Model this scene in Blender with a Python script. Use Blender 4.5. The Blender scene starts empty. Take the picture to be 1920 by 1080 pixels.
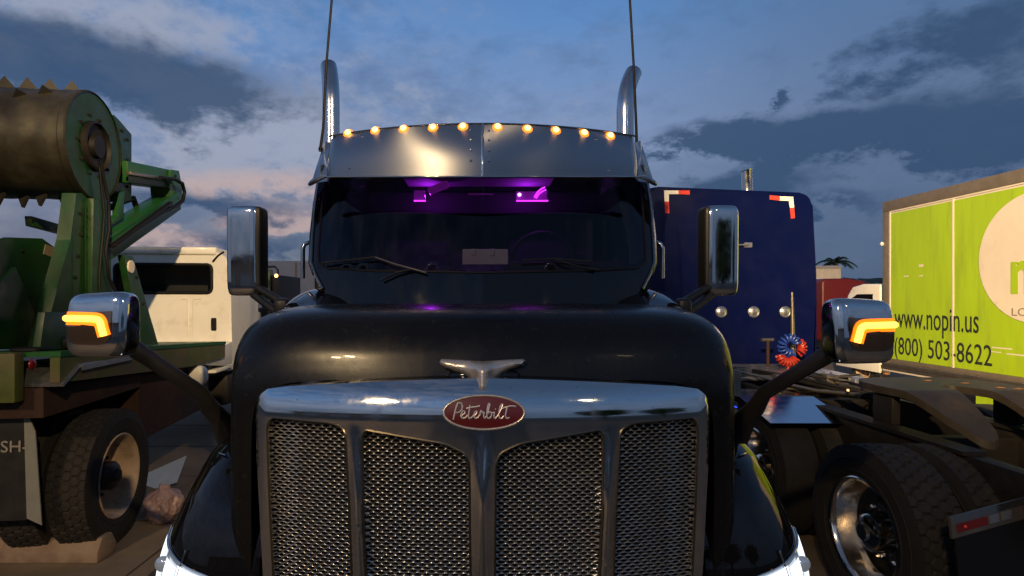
import bpy, bmesh, math, random
from mathutils import Vector, Matrix, noise
from mathutils.geometry import delaunay_2d_cdt
random.seed(7)
R = math.radians
sc = bpy.context.scene
col = sc.collection

# ------------------------------------------------------------------ camera
CX, CY, F, CZ = 905.0, 562.0, 1100.0, 1.9        # vanishing point, focal length (px of a 1920 frame), eye height
cam = bpy.data.cameras.new('camera')
cam.sensor_width = 36.0
cam.lens = 36.0 * F / 1920
cam.shift_x = (960 - CX) / 1920
cam.shift_y = (CY - 540) / 1920
cam.clip_start, cam.clip_end = 0.05, 2000
cam_o = bpy.data.objects.new('camera', cam)
cam_o.location = (0, 0, CZ)
cam_o.rotation_euler = (R(90), 0, 0)
col.objects.link(cam_o)
sc.camera = cam_o

# ------------------------------------------------------------------ view
sc.view_settings.view_transform = 'Standard'
sc.view_settings.look = 'None'
sc.view_settings.gamma = 1
sc.view_settings.exposure = 0.0
sc.cycles.use_denoising = True
sc.cycles.max_bounces = 8
sc.cycles.sample_clamp_indirect = 6

# ------------------------------------------------------------------ dusk sky
world = bpy.data.worlds.new('World')
sc.world = world
world.use_nodes = True
WT = world.node_tree
for n in list(WT.nodes):
    WT.nodes.remove(n)

class S:                                          # tiny maths-on-sockets helper
    def __init__(s, sock): s.k = sock
    def _m(a, op, b=None, c=None):
        n = WT.nodes.new('ShaderNodeMath'); n.operation = op
        for i, v in enumerate((a, b, c)):
            if v is None: continue
            if isinstance(v, S): WT.links.new(v.k, n.inputs[i])
            else: n.inputs[i].default_value = v
        return S(n.outputs[0])
    def __add__(a, b): return S._m(a, 'ADD', b)
    __radd__ = __add__
    def __sub__(a, b): return S._m(a, 'SUBTRACT', b)
    def __mul__(a, b): return S._m(a, 'MULTIPLY', b)
    __rmul__ = __mul__
    def __truediv__(a, b): return S._m(a, 'DIVIDE', b)
    def mx(a, b): return S._m(a, 'MAXIMUM', b)
    def clamp(a):
        n = WT.nodes.new('ShaderNodeClamp'); WT.links.new(a.k, n.inputs[0]); return S(n.outputs[0])
    def ss(a, lo, hi):
        n = WT.nodes.new('ShaderNodeMapRange'); n.interpolation_type = 'SMOOTHSTEP'
        WT.links.new(a.k, n.inputs[0]); n.inputs[1].default_value = lo; n.inputs[2].default_value = hi
        return S(n.outputs[0])

def wmix(fac, a, b):
    n = WT.nodes.new('ShaderNodeMix'); n.data_type = 'RGBA'; n.clamp_factor = True
    if isinstance(fac, S): WT.links.new(fac.k, n.inputs[0])
    else: n.inputs[0].default_value = fac
    for v, i in ((a, 6), (b, 7)):
        if isinstance(v, tuple): n.inputs[i].default_value = (*v, 1)
        else: WT.links.new(v, n.inputs[i])
    return n.outputs[2]

tc = WT.nodes.new('ShaderNodeTexCoord')
sep = WT.nodes.new('ShaderNodeSeparateXYZ')
WT.links.new(tc.outputs['Generated'], sep.inputs[0])
dx, dy, dz = (S(sep.outputs[i]) for i in range(3))
az = S._m(dx, 'ARCTAN2', dy)
el = S._m(dz, 'ARCSINE')

def wnoise(scale, zs, detail=6, rough=0.6, off=0.0):
    mp = WT.nodes.new('ShaderNodeMapping'); mp.inputs['Scale'].default_value = (scale, scale, scale * zs)
    mp.inputs['Location'].default_value = (off, off * 1.7, off * 0.6)
    WT.links.new(tc.outputs['Generated'], mp.inputs[0])
    n = WT.nodes.new('ShaderNodeTexNoise'); n.inputs['Scale'].default_value = 1
    n.inputs['Detail'].default_value = detail; n.inputs['Roughness'].default_value = rough
    WT.links.new(mp.outputs[0], n.inputs['Vector'])
    return S(n.outputs['Fac'])
n1 = wnoise(3.2, 2.4, 7, 0.58, 1.3)
n2 = wnoise(7.5, 2.0, 7, 0.62, 5.1)
n3 = wnoise(15.0, 1.8, 6, 0.62, 9.4)
azw = az + (n2 - 0.5) * 0.22 + (n3 - 0.5) * 0.08
elw = el + (n2 - 0.5) * 0.10 + (n3 - 0.5) * 0.05

def pxdir(x, y):
    a = math.atan((x - CX) / F)
    return a, math.atan((CY - y) / F * math.cos(a))
def blob(x, y, wx, wy, amp=1.0):                  # soft patch of cloud, warped by the noise
    a, e = pxdir(x, y)
    qa = (azw - a) * (F / wx * math.cos(a) ** -1 * 0.9)
    qe = (elw - e) * (F / wy)
    return S._m(qa * qa + qe * qe, 'MULTIPLY', -0.9)._m('EXPONENT') * amp
def bsum(*bl):
    t = blob(*bl[0])
    for b in bl[1:]: t = t + blob(*b)
    return t
sky = WT.nodes.new('ShaderNodeTexSky')
sky.sky_type = 'NISHITA'
sky.sun_disc = False
sky.sun_elevation = R(1.2)
sky.sun_rotation = R(-38)
sky.air_density, sky.dust_density, sky.ozone_density = 1.0, 0.6, 2.2
nm = WT.nodes.new('ShaderNodeVectorMath'); nm.operation = 'SCALE'; nm.inputs['Scale'].default_value = 0.05
WT.links.new(sky.outputs[0], nm.inputs[0])
grad = WT.nodes.new('ShaderNodeValToRGB')
grad.color_ramp.elements[0].position = 0.0; grad.color_ramp.elements[0].color = (0.115, 0.155, 0.215, 1)
grad.color_ramp.elements[1].position = 1.0; grad.color_ramp.elements[1].color = (0.025, 0.055, 0.14, 1)
for p, c in ((0.10, (0.18, 0.25, 0.40)), (0.20, (0.31, 0.42, 0.68)), (0.34, (0.155, 0.35, 0.74)), (0.46, (0.09, 0.24, 0.58)), (0.62, (0.045, 0.105, 0.25))):
    e_ = grad.color_ramp.elements.new(p); e_.color = (*c, 1)
WT.links.new((el * (1 / 1.3)).clamp().k, grad.inputs[0])
base = wmix(0.82, nm.outputs[0], grad.outputs[0])
side = az.ss(0.12, 0.62) * (1 - 0.0)                # the side away from the sunset is duller
# cloud layers
thin = ((n1 - 0.5) * 3.0 + (n2 - 0.5) * 1.6).ss(-0.1, 0.9)
pale = (bsum((170, 15, 260, 55, 0.9), (430, 215, 210, 80, 0.75), (560, 300, 130, 70, 0.6), (330, 300, 160, 60, 0.5), (800, 190, 220, 60, 0.25)) + (n3 - 0.5) * 1.9 + (n2 - 0.5) * 1.4).ss(0.25, 1.0)
pink = (bsum((430, 335, 230, 30, 0.72), (540, 412, 110, 26, 1.25), (285, 455, 120, 20, 1.3), (640, 330, 90, 40, 0.4)) + (n3 - 0.5) * 1.2 + (n2 - 0.5) * 0.8).ss(0.35, 0.95)
dark = (bsum((230, 150, 330, 70, 1.0), (60, 110, 240, 60, 0.5), (400, 380, 190, 26, 0.9), (480, 460, 190, 26, 0.8), (1850, 60, 190, 120, 0.75),
             (1380, 255, 190, 24, 1.35), (1620, 264, 190, 26, 1.15), (1860, 278, 130, 36, 1.1), (1430, 345, 95, 26, 1.15), (1540, 385, 110, 18, 0.8),
             (1452, 190, 20, 12, 1.2), (1650, 120, 130, 40, 0.3)) + (n3 - 0.5) * 1.7 + (n2 - 0.5) * 1.2).ss(0.30, 0.95)
front = dy.ss(-0.25, 0.25)
away = (1 - 0.0) * ((n1 - 0.5) * 3.2 + (n2 - 0.5) * 1.2).ss(0.0, 0.8)
c1 = wmix(side * 0.6, base, (0.085, 0.145, 0.265))
c1 = wmix(thin * 0.34, c1, (0.24, 0.29, 0.40))
c1 = wmix(((n3 - 0.5) * 2.4 + (n2 - 0.5) * 2.4 + 0.35).clamp() * (1 - 0.0) * (az * -1).ss(-0.15, 0.35) * 0.45, c1, (0.36, 0.38, 0.48))
c1 = wmix(((n3 - 0.5) * -2.4 + (n1 - 0.5) * 2.6 + 0.1).clamp() * 0.5, c1, (0.075, 0.135, 0.27))
c1 = wmix(pale * 0.75, c1, (0.40, 0.44, 0.56))
c1 = wmix(pink * 0.8, c1, (0.60, 0.45, 0.43))
c1 = wmix(dark * 0.88, c1, (0.038, 0.085, 0.18))
back = S._m(away, 'MULTIPLY', (front * -1 + 1) * 0.6)
c1 = wmix(back, c1, (0.07, 0.11, 0.20))
low = el.ss(0.0, -0.08)
bg = WT.nodes.new('ShaderNodeBackground'); bg.inputs['Strength'].default_value = 0.88
WT.links.new(c1, bg.inputs['Color'])
wo = WT.nodes.new('ShaderNodeOutputWorld')
WT.links.new(bg.outputs[0], wo.inputs[0])

# last of the sun, already under cloud at the horizon
sun = bpy.data.lights.new('sun', 'SUN')
sun.energy = 0.12; sun.angle = R(12); sun.color = (1.0, 0.72, 0.55)
sun_o = bpy.data.objects.new('sun', sun); col.objects.link(sun_o)
sun_o.rotation_euler = (R(-84), 0, R(-38 + 0))
sun_o.location = (-30, 40, 20)

# ------------------------------------------------------------------ materials
MATS = {}
def mat(name, base=(0.5, 0.5, 0.5), rough=0.5, metal=0.0, coat=0.0, var=0.0, vscale=8.0, rvar=0.0, bump=0.0, bscale=60.0,
        emit=None, estr=0.0, dirt=None, dscale=3.0, dlo=0.5, dhi=0.7, spec=0.5, alpha=None, trans=0.0, ior=1.45, stretch=None, aniso=0.0):
    m = bpy.data.materials.new(name); m.use_nodes = True
    t = m.node_tree; b = t.nodes['Principled BSDF']
    b.inputs['Base Color'].default_value = (*base, 1)
    b.inputs['Roughness'].default_value = rough
    b.inputs['Metallic'].default_value = metal
    b.inputs['Coat Weight'].default_value = coat
    b.inputs['Coat Roughness'].default_value = 0.04
    b.inputs['Specular IOR Level'].default_value = spec
    b.inputs['Transmission Weight'].default_value = trans
    b.inputs['IOR'].default_value = ior
    tcn = t.nodes.new('ShaderNodeTexCoord')
    vec = tcn.outputs['Object']
    if stretch:
        mp = t.nodes.new('ShaderNodeMapping'); mp.inputs['Scale'].default_value = stretch
        t.links.new(vec, mp.inputs[0]); vec = mp.outputs[0]
    def nz(scale, detail=5):
        n = t.nodes.new('ShaderNodeTexNoise'); n.inputs['Scale'].default_value = scale; n.inputs['Detail'].default_value = detail
        n.inputs['Roughness'].default_value = 0.62
        t.links.new(vec, n.inputs['Vector']); return n.outputs['Fac']
    cur = None
    if var:
        r = t.nodes.new('ShaderNodeMapRange'); r.inputs[1].default_value = 0.3; r.inputs[2].default_value = 0.7
        r.inputs[3].default_value = 1 - var; r.inputs[4].default_value = 1 + var
        t.links.new(nz(vscale), r.inputs[0])
        h = t.nodes.new('ShaderNodeVectorMath'); h.operation = 'SCALE'; h.inputs[0].default_value = base
        t.links.new(r.outputs[0], h.inputs['Scale']); cur = h.outputs[0]
        t.links.new(cur, b.inputs['Base Color'])
    if dirt:
        r = t.nodes.new('ShaderNodeMapRange'); r.inputs[1].default_value = dlo; r.inputs[2].default_value = dhi
        t.links.new(nz(dscale, 8), r.inputs[0])
        x = t.nodes.new('ShaderNodeMix'); x.data_type = 'RGBA'
        t.links.new(r.outputs[0], x.inputs[0])
        if cur: t.links.new(cur, x.inputs[6])
        else: x.inputs[6].default_value = (*base, 1)
        x.inputs[7].default_value = (*dirt, 1)
        t.links.new(x.outputs[2], b.inputs['Base Color'])
    if rvar:
        r = t.nodes.new('ShaderNodeMapRange'); r.inputs[1].default_value = 0.3; r.inputs[2].default_value = 0.7
        r.inputs[3].default_value = max(0, rough - rvar); r.inputs[4].default_value = rough + rvar
        t.links.new(nz(vscale * 1.7), r.inputs[0]); t.links.new(r.outputs[0], b.inputs['Roughness'])
    if bump:
        bn = t.nodes.new('ShaderNodeBump'); bn.inputs['Strength'].default_value = bump; bn.inputs['Distance'].default_value = 0.01
        t.links.new(nz(bscale), bn.inputs['Height']); t.links.new(bn.outputs[0], b.inputs['Normal'])
    if emit:
        b.inputs['Emission Color'].default_value = (*emit, 1); b.inputs['Emission Strength'].default_value = estr
    if alpha is not None: b.inputs['Alpha'].default_value = alpha
    if aniso:
        b.inputs['Anisotropic'].default_value = aniso; b.inputs['Anisotropic Rotation'].default_value = 0.25
        tg = t.nodes.new('ShaderNodeTangent'); tg.direction_type = 'RADIAL'; tg.axis = 'Z'
        t.links.new(tg.outputs[0], b.inputs['Tangent'])
    MATS[name] = m
    return m

mat('paint_black', (0.005, 0.005, 0.0055), 0.26, 0, coat=0.10, rvar=0.07, vscale=5, bump=0.010, bscale=40, spec=0.28, dirt=(0.030, 0.026, 0.021), dscale=42, dlo=0.60, dhi=0.80)
mat('paint_black_gloss', (0.005, 0.005, 0.006), 0.04, 0, coat=0.1, rvar=0.02, spec=0.38)
mat('black_plastic', (0.014, 0.013, 0.012), 0.45, var=0.3, rvar=0.1)
mat('rubber_trim', (0.005, 0.005, 0.005), 0.6, spec=0.3)
mat('chrome', (0.60, 0.59, 0.57), 0.055, 1, rvar=0.03, vscale=9, bump=0.006, bscale=25)
mat('chrome_dusty', (0.60, 0.59, 0.57), 0.075, 1, rvar=0.045, vscale=14, dirt=(0.42, 0.38, 0.33), dscale=70, dlo=0.63, dhi=0.70, bump=0.008, bscale=14)
mat('chrome_dark', (0.26, 0.25, 0.24), 0.10, 1, rvar=0.04)
mat('mesh_steel', (0.48, 0.45, 0.40), 0.34, 1, var=0.15, vscale=20)
mat('trim_bronze', (0.16, 0.13, 0.085), 0.3, 1)
mat('steel_brushed', (0.44, 0.45, 0.47), 0.40, 1, aniso=0.9)
mat('steel_stack', (0.52, 0.53, 0.55), 0.2, 1, rvar=0.07, vscale=5)
mat('ornament', (0.70, 0.60, 0.49), 0.30, 0.75, rvar=0.06, vscale=30)
mat('emblem_red', (0.11, 0.007, 0.007), 0.32, coat=0.3)
mat('lettering_metal', (0.72, 0.64, 0.58), 0.42, 0.5)
mat('amber_core', (1, 0.5, 0.1), 0.4, emit=(1.0, 0.50, 0.16), estr=4.5)
mat('amber_rim', (0.9, 0.25, 0.02), 0.3, emit=(1.0, 0.27, 0.02), estr=1.5)
mat('signal_core', (1, 0.5, 0.1), 0.4, emit=(1.0, 0.36, 0.04), estr=5)
mat('signal_lens', (0.75, 0.22, 0.03), 0.3, emit=(1.0, 0.17, 0.0), estr=1.6)  # emissive orange for the painted halo round the arrow
mat('signal_rim', (0.30, 0.08, 0.015), 0.25, 0.4, emit=(1.0, 0.13, 0.0), estr=0.30)
mat('smoked_lens', (0.24, 0.17, 0.12), 0.10, 0.9)
mat('head_lamp', (0.9, 0.92, 1), 0.3, emit=(0.90, 0.95, 1.0), estr=1.3)
mat('lamp_glass', (0.32, 0.36, 0.40), 0.08, 0.75, emit=(0.75, 0.85, 1.0), estr=0.12)
mat('radiator', (0.006, 0.006, 0.006), 0.7)
mat('interior', (0.02, 0.018, 0.02), 0.7)
mat('glow_catcher', (0.16, 0.14, 0.16), 0.85)  # pale lining added so the purple wash shows
mat('purple_strip', (0.5, 0.05, 0.5), 0.4, emit=(0.62, 0.03, 0.85), estr=6.5)
mat('purple_spot', (0.8, 0.3, 0.9), 0.4, emit=(0.85, 0.3, 1.0), estr=12)
mat('purple_glow_trim', (0.30, 0.05, 0.36), 0.45, emit=(0.42, 0.02, 0.55), estr=0.35)  # purple cab light on the console parts put into the emission
mat('paper', (0.85, 0.92, 0.82), 0.8, var=0.06)
mat('tyre', (0.014, 0.012, 0.0105), 0.8, var=0.25, vscale=12, dirt=(0.026, 0.021, 0.016), dscale=5, dlo=0.5, dhi=0.8)
mat('rim_polished', (0.62, 0.57, 0.5), 0.13, 1, rvar=0.06, vscale=16)
mat('rim_painted', (0.42, 0.31, 0.22), 0.55, var=0.15, dirt=(0.17, 0.11, 0.07), dscale=7, dlo=0.5, dhi=0.75)
mat('hub_dark', (0.02, 0.017, 0.015), 0.5)
mat('frame_dark', (0.009, 0.008, 0.007), 0.6, var=0.3, spec=0.35, dirt=(0.024, 0.016, 0.011), dscale=6, dlo=0.5, dhi=0.8)
mat('green_paint', (0.0045, 0.036, 0.0045), 0.45, var=0.25, vscale=4, dirt=(0.010, 0.022, 0.004), dscale=5, dlo=0.45, dhi=0.75, rvar=0.12)
mat('green_light', (0.009, 0.075, 0.012), 0.42, var=0.15, vscale=5, dirt=(0.03, 0.055, 0.018), dscale=7, dlo=0.5, dhi=0.8)
mat('deck_olive', (0.06, 0.075, 0.014), 0.6, var=0.3, vscale=6, dirt=(0.09, 0.06, 0.03), dscale=4, dlo=0.45, dhi=0.7)
mat('rust_brown', (0.028, 0.011, 0.006), 0.8, var=0.35, vscale=5, dirt=(0.05, 0.02, 0.009), dscale=6, dlo=0.5, dhi=0.75, bump=0.2)
mat('drum_steel', (0.034, 0.031, 0.021), 0.46, 0.35, var=0.5, vscale=4, dirt=(0.016, 0.013, 0.008), dscale=3.0, dlo=0.42, dhi=0.65, rvar=0.15, bump=0.1)
mat('tooth_steel', (0.009, 0.008, 0.006), 0.6, 0.0, var=0.3)
mat('white_cab', (0.74, 0.72, 0.66), 0.35, coat=0.3, var=0.05, vscale=3, dirt=(0.50, 0.44, 0.34), dscale=4, dlo=0.55, dhi=0.85)
mat('aluminium', (0.5, 0.5, 0.5), 0.33, 0.9, var=0.12, rvar=0.1)
mat('alu_mirror', (0.62, 0.64, 0.68), 0.12, 1, rvar=0.05)
mat('blue_paint', (0.0008, 0.0032, 0.040), 0.36, spec=0.24, var=0.12, vscale=2, rvar=0.08, dirt=(0.0014, 0.0035, 0.033), dscale=4, dlo=0.5, dhi=0.85)
mat('tape_white', (0.75, 0.72, 0.66), 0.5, emit=(1, 0.95, 0.9), estr=0.0)
mat('tape_red', (0.68, 0.05, 0.03), 0.5)
mat('red_reflector', (0.13, 0.006, 0.005), 0.25, coat=0.5)
mat('lime', (0.33, 0.50, 0.012), 0.45, var=0.07, vscale=1.5, dirt=(0.24, 0.36, 0.02), dscale=2.2, dlo=0.5, dhi=0.8, rvar=0.1, stretch=(1, 2.2, 0.35))
mat('box_white', (0.68, 0.60, 0.50), 0.5, var=0.06, vscale=2, dirt=(0.5, 0.42, 0.33), dscale=5, dlo=0.6, dhi=0.85)
mat('box_rail', (0.20, 0.165, 0.125), 0.5, 0.3, var=0.15, vscale=6)
mat('rail_metal', (0.22, 0.19, 0.15), 0.35, 0.8, var=0.2)
mat('letter_dark', (0.02, 0.025, 0.02), 0.6)
mat('letter_grey', (0.22, 0.20, 0.17), 0.6)
mat('concrete', (0.17, 0.13, 0.09), 0.85, var=0.16, vscale=2.5, dirt=(0.09, 0.068, 0.048), dscale=0.9, dlo=0.45, dhi=0.7, bump=0.25, bscale=90)
mat('wheel_stop', (0.22, 0.16, 0.12), 0.85, var=0.15, vscale=9, dirt=(0.15, 0.10, 0.075), dscale=5, dlo=0.45, dhi=0.7, bump=0.3)
mat('bag', (0.44, 0.30, 0.29), 0.4, var=0.15, trans=0.15)
mat('sky_tint_sheet', (0.42, 0.52, 0.68), 0.45, var=0.05)  # blue of the sky put into the sheet's own colour
mat('red_truck', (0.12, 0.010, 0.007), 0.4, coat=0.2, var=0.1)
mat('grey_box', (0.36, 0.35, 0.36), 0.6, var=0.08)
mat('leaf', (0.075, 0.10, 0.018), 0.6, var=0.5, vscale=1.4)
mat('leaf_dark', (0.022, 0.045, 0.016), 0.7, var=0.45, vscale=0.8)
mat('bark', (0.10, 0.075, 0.05), 0.85, var=0.3)
mat('hose_blue', (0.01, 0.04, 0.26), 0.4)
mat('hose_red', (0.30, 0.02, 0.01), 0.4)
mat('flood_lens', (1, 0.9, 0.7), 0.4, emit=(1.0, 0.80, 0.50), estr=25)
mat('wall_tan', (0.30, 0.24, 0.17), 0.8, var=0.1, vscale=0.6)
mat('fifth_steel', (0.030, 0.024, 0.017), 0.55, 0.2, var=0.3, dirt=(0.06, 0.043, 0.026), dscale=6, dlo=0.5, dhi=0.75)
mat('grease', (0.30, 0.12, 0.02), 0.5)
mat('rust_orange', (0.45, 0.12, 0.02), 0.4, emit=(1, 0.25, 0.0), estr=0.35)
mat('flap_grey', (0.17, 0.17, 0.15), 0.6, var=0.1)
mat('blue_lit_edge', (0.05, 0.1, 0.6), 0.3, emit=(0.02, 0.08, 1.0), estr=1.4)  # blue light on the fender edge put into the emission

def glass_mat(name, tint, ref=1.0):
    m = bpy.data.materials.new(name); m.use_nodes = True; t = m.node_tree; t.nodes.clear()
    o = t.nodes.new('ShaderNodeOutputMaterial'); mx = t.nodes.new('ShaderNodeMixShader')
    tr = t.nodes.new('ShaderNodeBsdfTransparent'); tr.inputs[0].default_value = (*tint, 1)
    gl = t.nodes.new('ShaderNodeBsdfGlossy'); gl.inputs['Roughness'].default_value = 0.02; gl.inputs['Color'].default_value = (ref, ref, ref, 1)
    fr = t.nodes.new('ShaderNodeFresnel'); fr.inputs[0].default_value = 1.45
    t.links.new(fr.outputs[0], mx.inputs[0]); t.links.new(tr.outputs[0], mx.inputs[1]); t.links.new(gl.outputs[0], mx.inputs[2])
    t.links.new(mx.outputs[0], o.inputs[0]); MATS[name] = m
glass_mat('windshield', (0.34, 0.32, 0.37), 0.85)
glass_mat('tinted_glass', (0.02, 0.022, 0.025))
glass_mat('window_glass', (0.75, 0.78, 0.75))

# ------------------------------------------------------------------ mesh helpers
FRAME = Matrix.Identity(4)
WM = {}
def bm_obj(name, bm, m, parent=None, smooth=False, sharp=35, kind=None, label=None, cat=None, group=None, face=None):
    bmesh.ops.recalc_face_normals(bm, faces=bm.faces[:])
    if face is not None and sum((f.normal * f.calc_area() for f in bm.faces), Vector()).dot(Vector(face)) < 0:
        bmesh.ops.reverse_faces(bm, faces=bm.faces[:])
    bm.transform(FRAME)
    me = bpy.data.meshes.new(name); bm.to_mesh(me); bm.free()
    return me_obj(name, me, m, parent, smooth, sharp, kind, label, cat, group)
def me_obj(name, me, m, parent=None, smooth=False, sharp=35, kind=None, label=None, cat=None, group=None):
    if smooth:
        me.polygons.foreach_set('use_smooth', [True] * len(me.polygons))
        me.set_sharp_from_angle(angle=R(sharp))
    if m: me.materials.append(MATS[m])
    if me.vertices:
        xs = [v.co for v in me.vertices]
        lo = Vector([min(v[i] for v in xs) for i in range(3)]); hi = Vector([max(v[i] for v in xs) for i in range(3)])
        c = Vector(((lo.x + hi.x) / 2, (lo.y + hi.y) / 2, lo.z))
    else: c = Vector()
    me.transform(Matrix.Translation(-c))
    o = bpy.data.objects.new(name, me); col.objects.link(o)
    o.location = c
    WM[o] = Matrix.Translation(c)
    if parent is not None:
        o.parent = parent; o.matrix_parent_inverse = WM[parent].inverted()
    tag(o, label, cat, group, kind)
    return o
def tag(o, label=None, cat=None, group=None, kind=None):
    if label: o['label'] = label
    if cat: o['category'] = cat
    if group: o['group'] = group
    if kind: o['kind'] = kind
def thing(name, loc, label, cat, group=None):
    o = bpy.data.objects.new(name, None); col.objects.link(o)
    o.location = FRAME @ Vector(loc); o.empty_display_size = 0.2
    WM[o] = Matrix.Translation(o.location)
    tag(o, label, cat, group)
    return o
def at(x, y, Y):
    return Vector(((x - CX) / F * Y, Y, CZ + (CY - y) / F * Y))

def box(bm, lo, hi, bev=0.0, seg=2, mtx=None):
    r = bmesh.ops.create_cube(bm, size=1)
    vs = r['verts']
    for v in vs:
        v.co = Vector([(lo[i] + hi[i]) / 2 + v.co[i] * (hi[i] - lo[i]) for i in range(3)])
    if mtx: bmesh.ops.transform(bm, matrix=mtx, verts=vs)
    if bev:
        es = list({e for v in vs for e in v.link_edges})
        bmesh.ops.bevel(bm, geom=es, offset=bev, segments=seg, profile=0.6, affect='EDGES')
def obox(name, lo, hi, m, parent=None, bev=0.0, seg=2, mtx=None, smooth=None, **k):
    bm = bmesh.new(); box(bm, lo, hi, bev, seg, mtx)
    return bm_obj(name, bm, m, parent, smooth=bool(bev) if smooth is None else smooth, sharp=40, **k)
def tube(bm, path, r, seg=10, cap=True, close=False):
    path = [Vector(p) for p in path]; n = len(path)
    rs = r if isinstance(r, (list, tuple)) else [r] * n
    rings = []; up = None
    for i, p in enumerate(path):
        if close: d = path[(i + 1) % n] - path[i - 1]
        else: d = path[min(i + 1, n - 1)] - path[max(i - 1, 0)]
        d.normalize()
        if up is None:
            a = Vector((0, 0, 1)) if abs(d.z) < 0.9 else Vector((1, 0, 0))
            up = d.cross(a).normalized()
        else:
            up = (up - d * up.dot(d)).normalized()
        w = d.cross(up)
        rings.append([bm.verts.new(p + (up * math.cos(2 * math.pi * k / seg) + w * math.sin(2 * math.pi * k / seg)) * rs[i]) for k in range(seg)])
    pairs = list(zip(rings, rings[1:])) + ([(rings[-1], rings[0])] if close else [])
    for A, B in pairs:
        for k in range(seg):
            bm.faces.new((A[k], A[(k + 1) % seg], B[(k + 1) % seg], B[k]))
    if cap and not close:
        bm.faces.new(rings[0][::-1]); bm.faces.new(rings[-1])
def otube(name, path, r, m, parent=None, seg=10, close=False, **k):
    bm = bmesh.new(); tube(bm, path, r, seg, close=close)
    return bm_obj(name, bm, m, parent, smooth=True, sharp=50, **k)
def lathe(bm, prof, c, axis, seg=48, a0=0.0, a1=2 * math.pi):
    axis = Vector(axis).normalized()
    a = Vector((0, 0, 1)) if abs(axis.z) < 0.9 else Vector((1, 0, 0))
    u = axis.cross(a).normalized(); w = axis.cross(u); c = Vector(c)
    full = abs(a1 - a0 - 2 * math.pi) < 1e-6
    rings = []
    for k in range(seg if full else seg + 1):
        t = a0 + (a1 - a0) * k / seg
        rings.append([bm.verts.new(c + axis * h + (u * math.cos(t) + w * math.sin(t)) * max(r, 1e-4)) for r, h in prof])
    for k in range(seg if full else seg):
        A, B = rings[k], rings[(k + 1) % len(rings)]
        for j in range(len(prof) - 1):
            bm.faces.new((A[j], A[j + 1], B[j + 1], B[j]))
def olathe(name, prof, c, axis, m, parent=None, seg=48, sharp=40, **k):
    bm = bmesh.new(); lathe(bm, prof, c, axis, seg)
    bmesh.ops.remove_doubles(bm, verts=bm.verts[:], dist=2e-4)
    return bm_obj(name, bm, m, parent, smooth=True, sharp=sharp, **k)
def grid(bm, fn, nu, nv, thick=None):
    V = [[bm.verts.new(fn(i / nu, j / nv)) for j in range(nv + 1)] for i in range(nu + 1)]
    for i in range(nu):
        for j in range(nv):
            bm.faces.new((V[i][j], V[i + 1][j], V[i + 1][j + 1], V[i][j + 1]))
    return V
def solidify(bm, t):
    bmesh.ops.recalc_face_normals(bm, faces=bm.faces[:])
    bmesh.ops.solidify(bm, geom=bm.faces[:], thickness=t)
def ogrid(name, fn, nu, nv, m, parent=None, thick=0.0, sharp=35, **k):
    bm = bmesh.new(); grid(bm, fn, nu, nv)
    bmesh.ops.remove_doubles(bm, verts=bm.verts[:], dist=1e-5)
    if thick: solidify(bm, thick)
    return bm_obj(name, bm, m, parent, smooth=True, sharp=sharp, **k)
def prism(bm, pts, d):
    d = Vector(d); A = [bm.verts.new(p) for p in pts]; B = [bm.verts.new(Vector(p) + d) for p in pts]
    bm.faces.new(A); bm.faces.new(B[::-1]); n = len(A)
    for i in range(n): bm.faces.new((A[i], B[i], B[(i + 1) % n], A[(i + 1) % n]))
def oprism(name, pts, d, m, parent=None, bev=0.0, **k):
    bm = bmesh.new(); prism(bm, pts, d)
    if bev: bmesh.ops.bevel(bm, geom=bm.edges[:], offset=bev, segments=2, profile=0.6, affect='EDGES')
    return bm_obj(name, bm, m, parent, smooth=bool(bev), sharp=40, **k)
def superell(bm, c, h, e1, e2, nu=40, nv=24):
    def sp(v, e): return math.copysign(abs(v) ** e, v)
    def fn(a, b):
        t = a * 2 * math.pi; p = (b - 0.5) * math.pi
        return Vector((c[0] + h[0] * sp(math.cos(p), e1) * sp(math.cos(t), e2), c[1] + h[1] * sp(math.cos(p), e1) * sp(math.sin(t), e2), c[2] + h[2] * sp(math.sin(p), e1)))
    grid(bm, fn, nu, nv); bmesh.ops.remove_doubles(bm, verts=bm.verts[:], dist=1e-5)
def inside(p, poly):
    x, y = p; c = False; n = len(poly)
    for i in range(n):
        x1, y1 = poly[i]; x2, y2 = poly[i - 1]
        if (y1 > y) != (y2 > y) and x < (x2 - x1) * (y - y1) / (y2 - y1) + x1: c = not c
    return c
def edist(p, poly):
    p = Vector(p); d = 1e9
    for i in range(len(poly)):
        a = Vector(poly[i - 1]); b = Vector(poly[i]); ab = b - a
        t = max(0, min(1, (p - a).dot(ab) / max(ab.length_squared, 1e-12)))
        d = min(d, (p - a - ab * t).length)
    return d
def resample(poly, step):
    out = []
    for i in range(len(poly)):
        a = Vector(poly[i]); b = Vector(poly[(i + 1) % len(poly)]); n = max(1, int((b - a).length / step))
        out += [tuple(a.lerp(b, k / n)) for k in range(n)]
    return out
def roundpoly(poly, r, n=5):
    out = []
    for i in range(len(poly)):
        p = Vector(poly[i]); a = Vector(poly[i - 1]) - p; b = Vector(poly[(i + 1) % len(poly)]) - p
        rr = r[i] if isinstance(r, (list, tuple)) else r
        rr = min(rr, a.length * 0.49, b.length * 0.49)
        s, e = p + a.normalized() * rr, p + b.normalized() * rr
        for k in range(n + 1):
            t = k / n
            out.append(tuple(s * (1 - t) ** 2 + p * 2 * t * (1 - t) + e * t * t))
    return out
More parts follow.
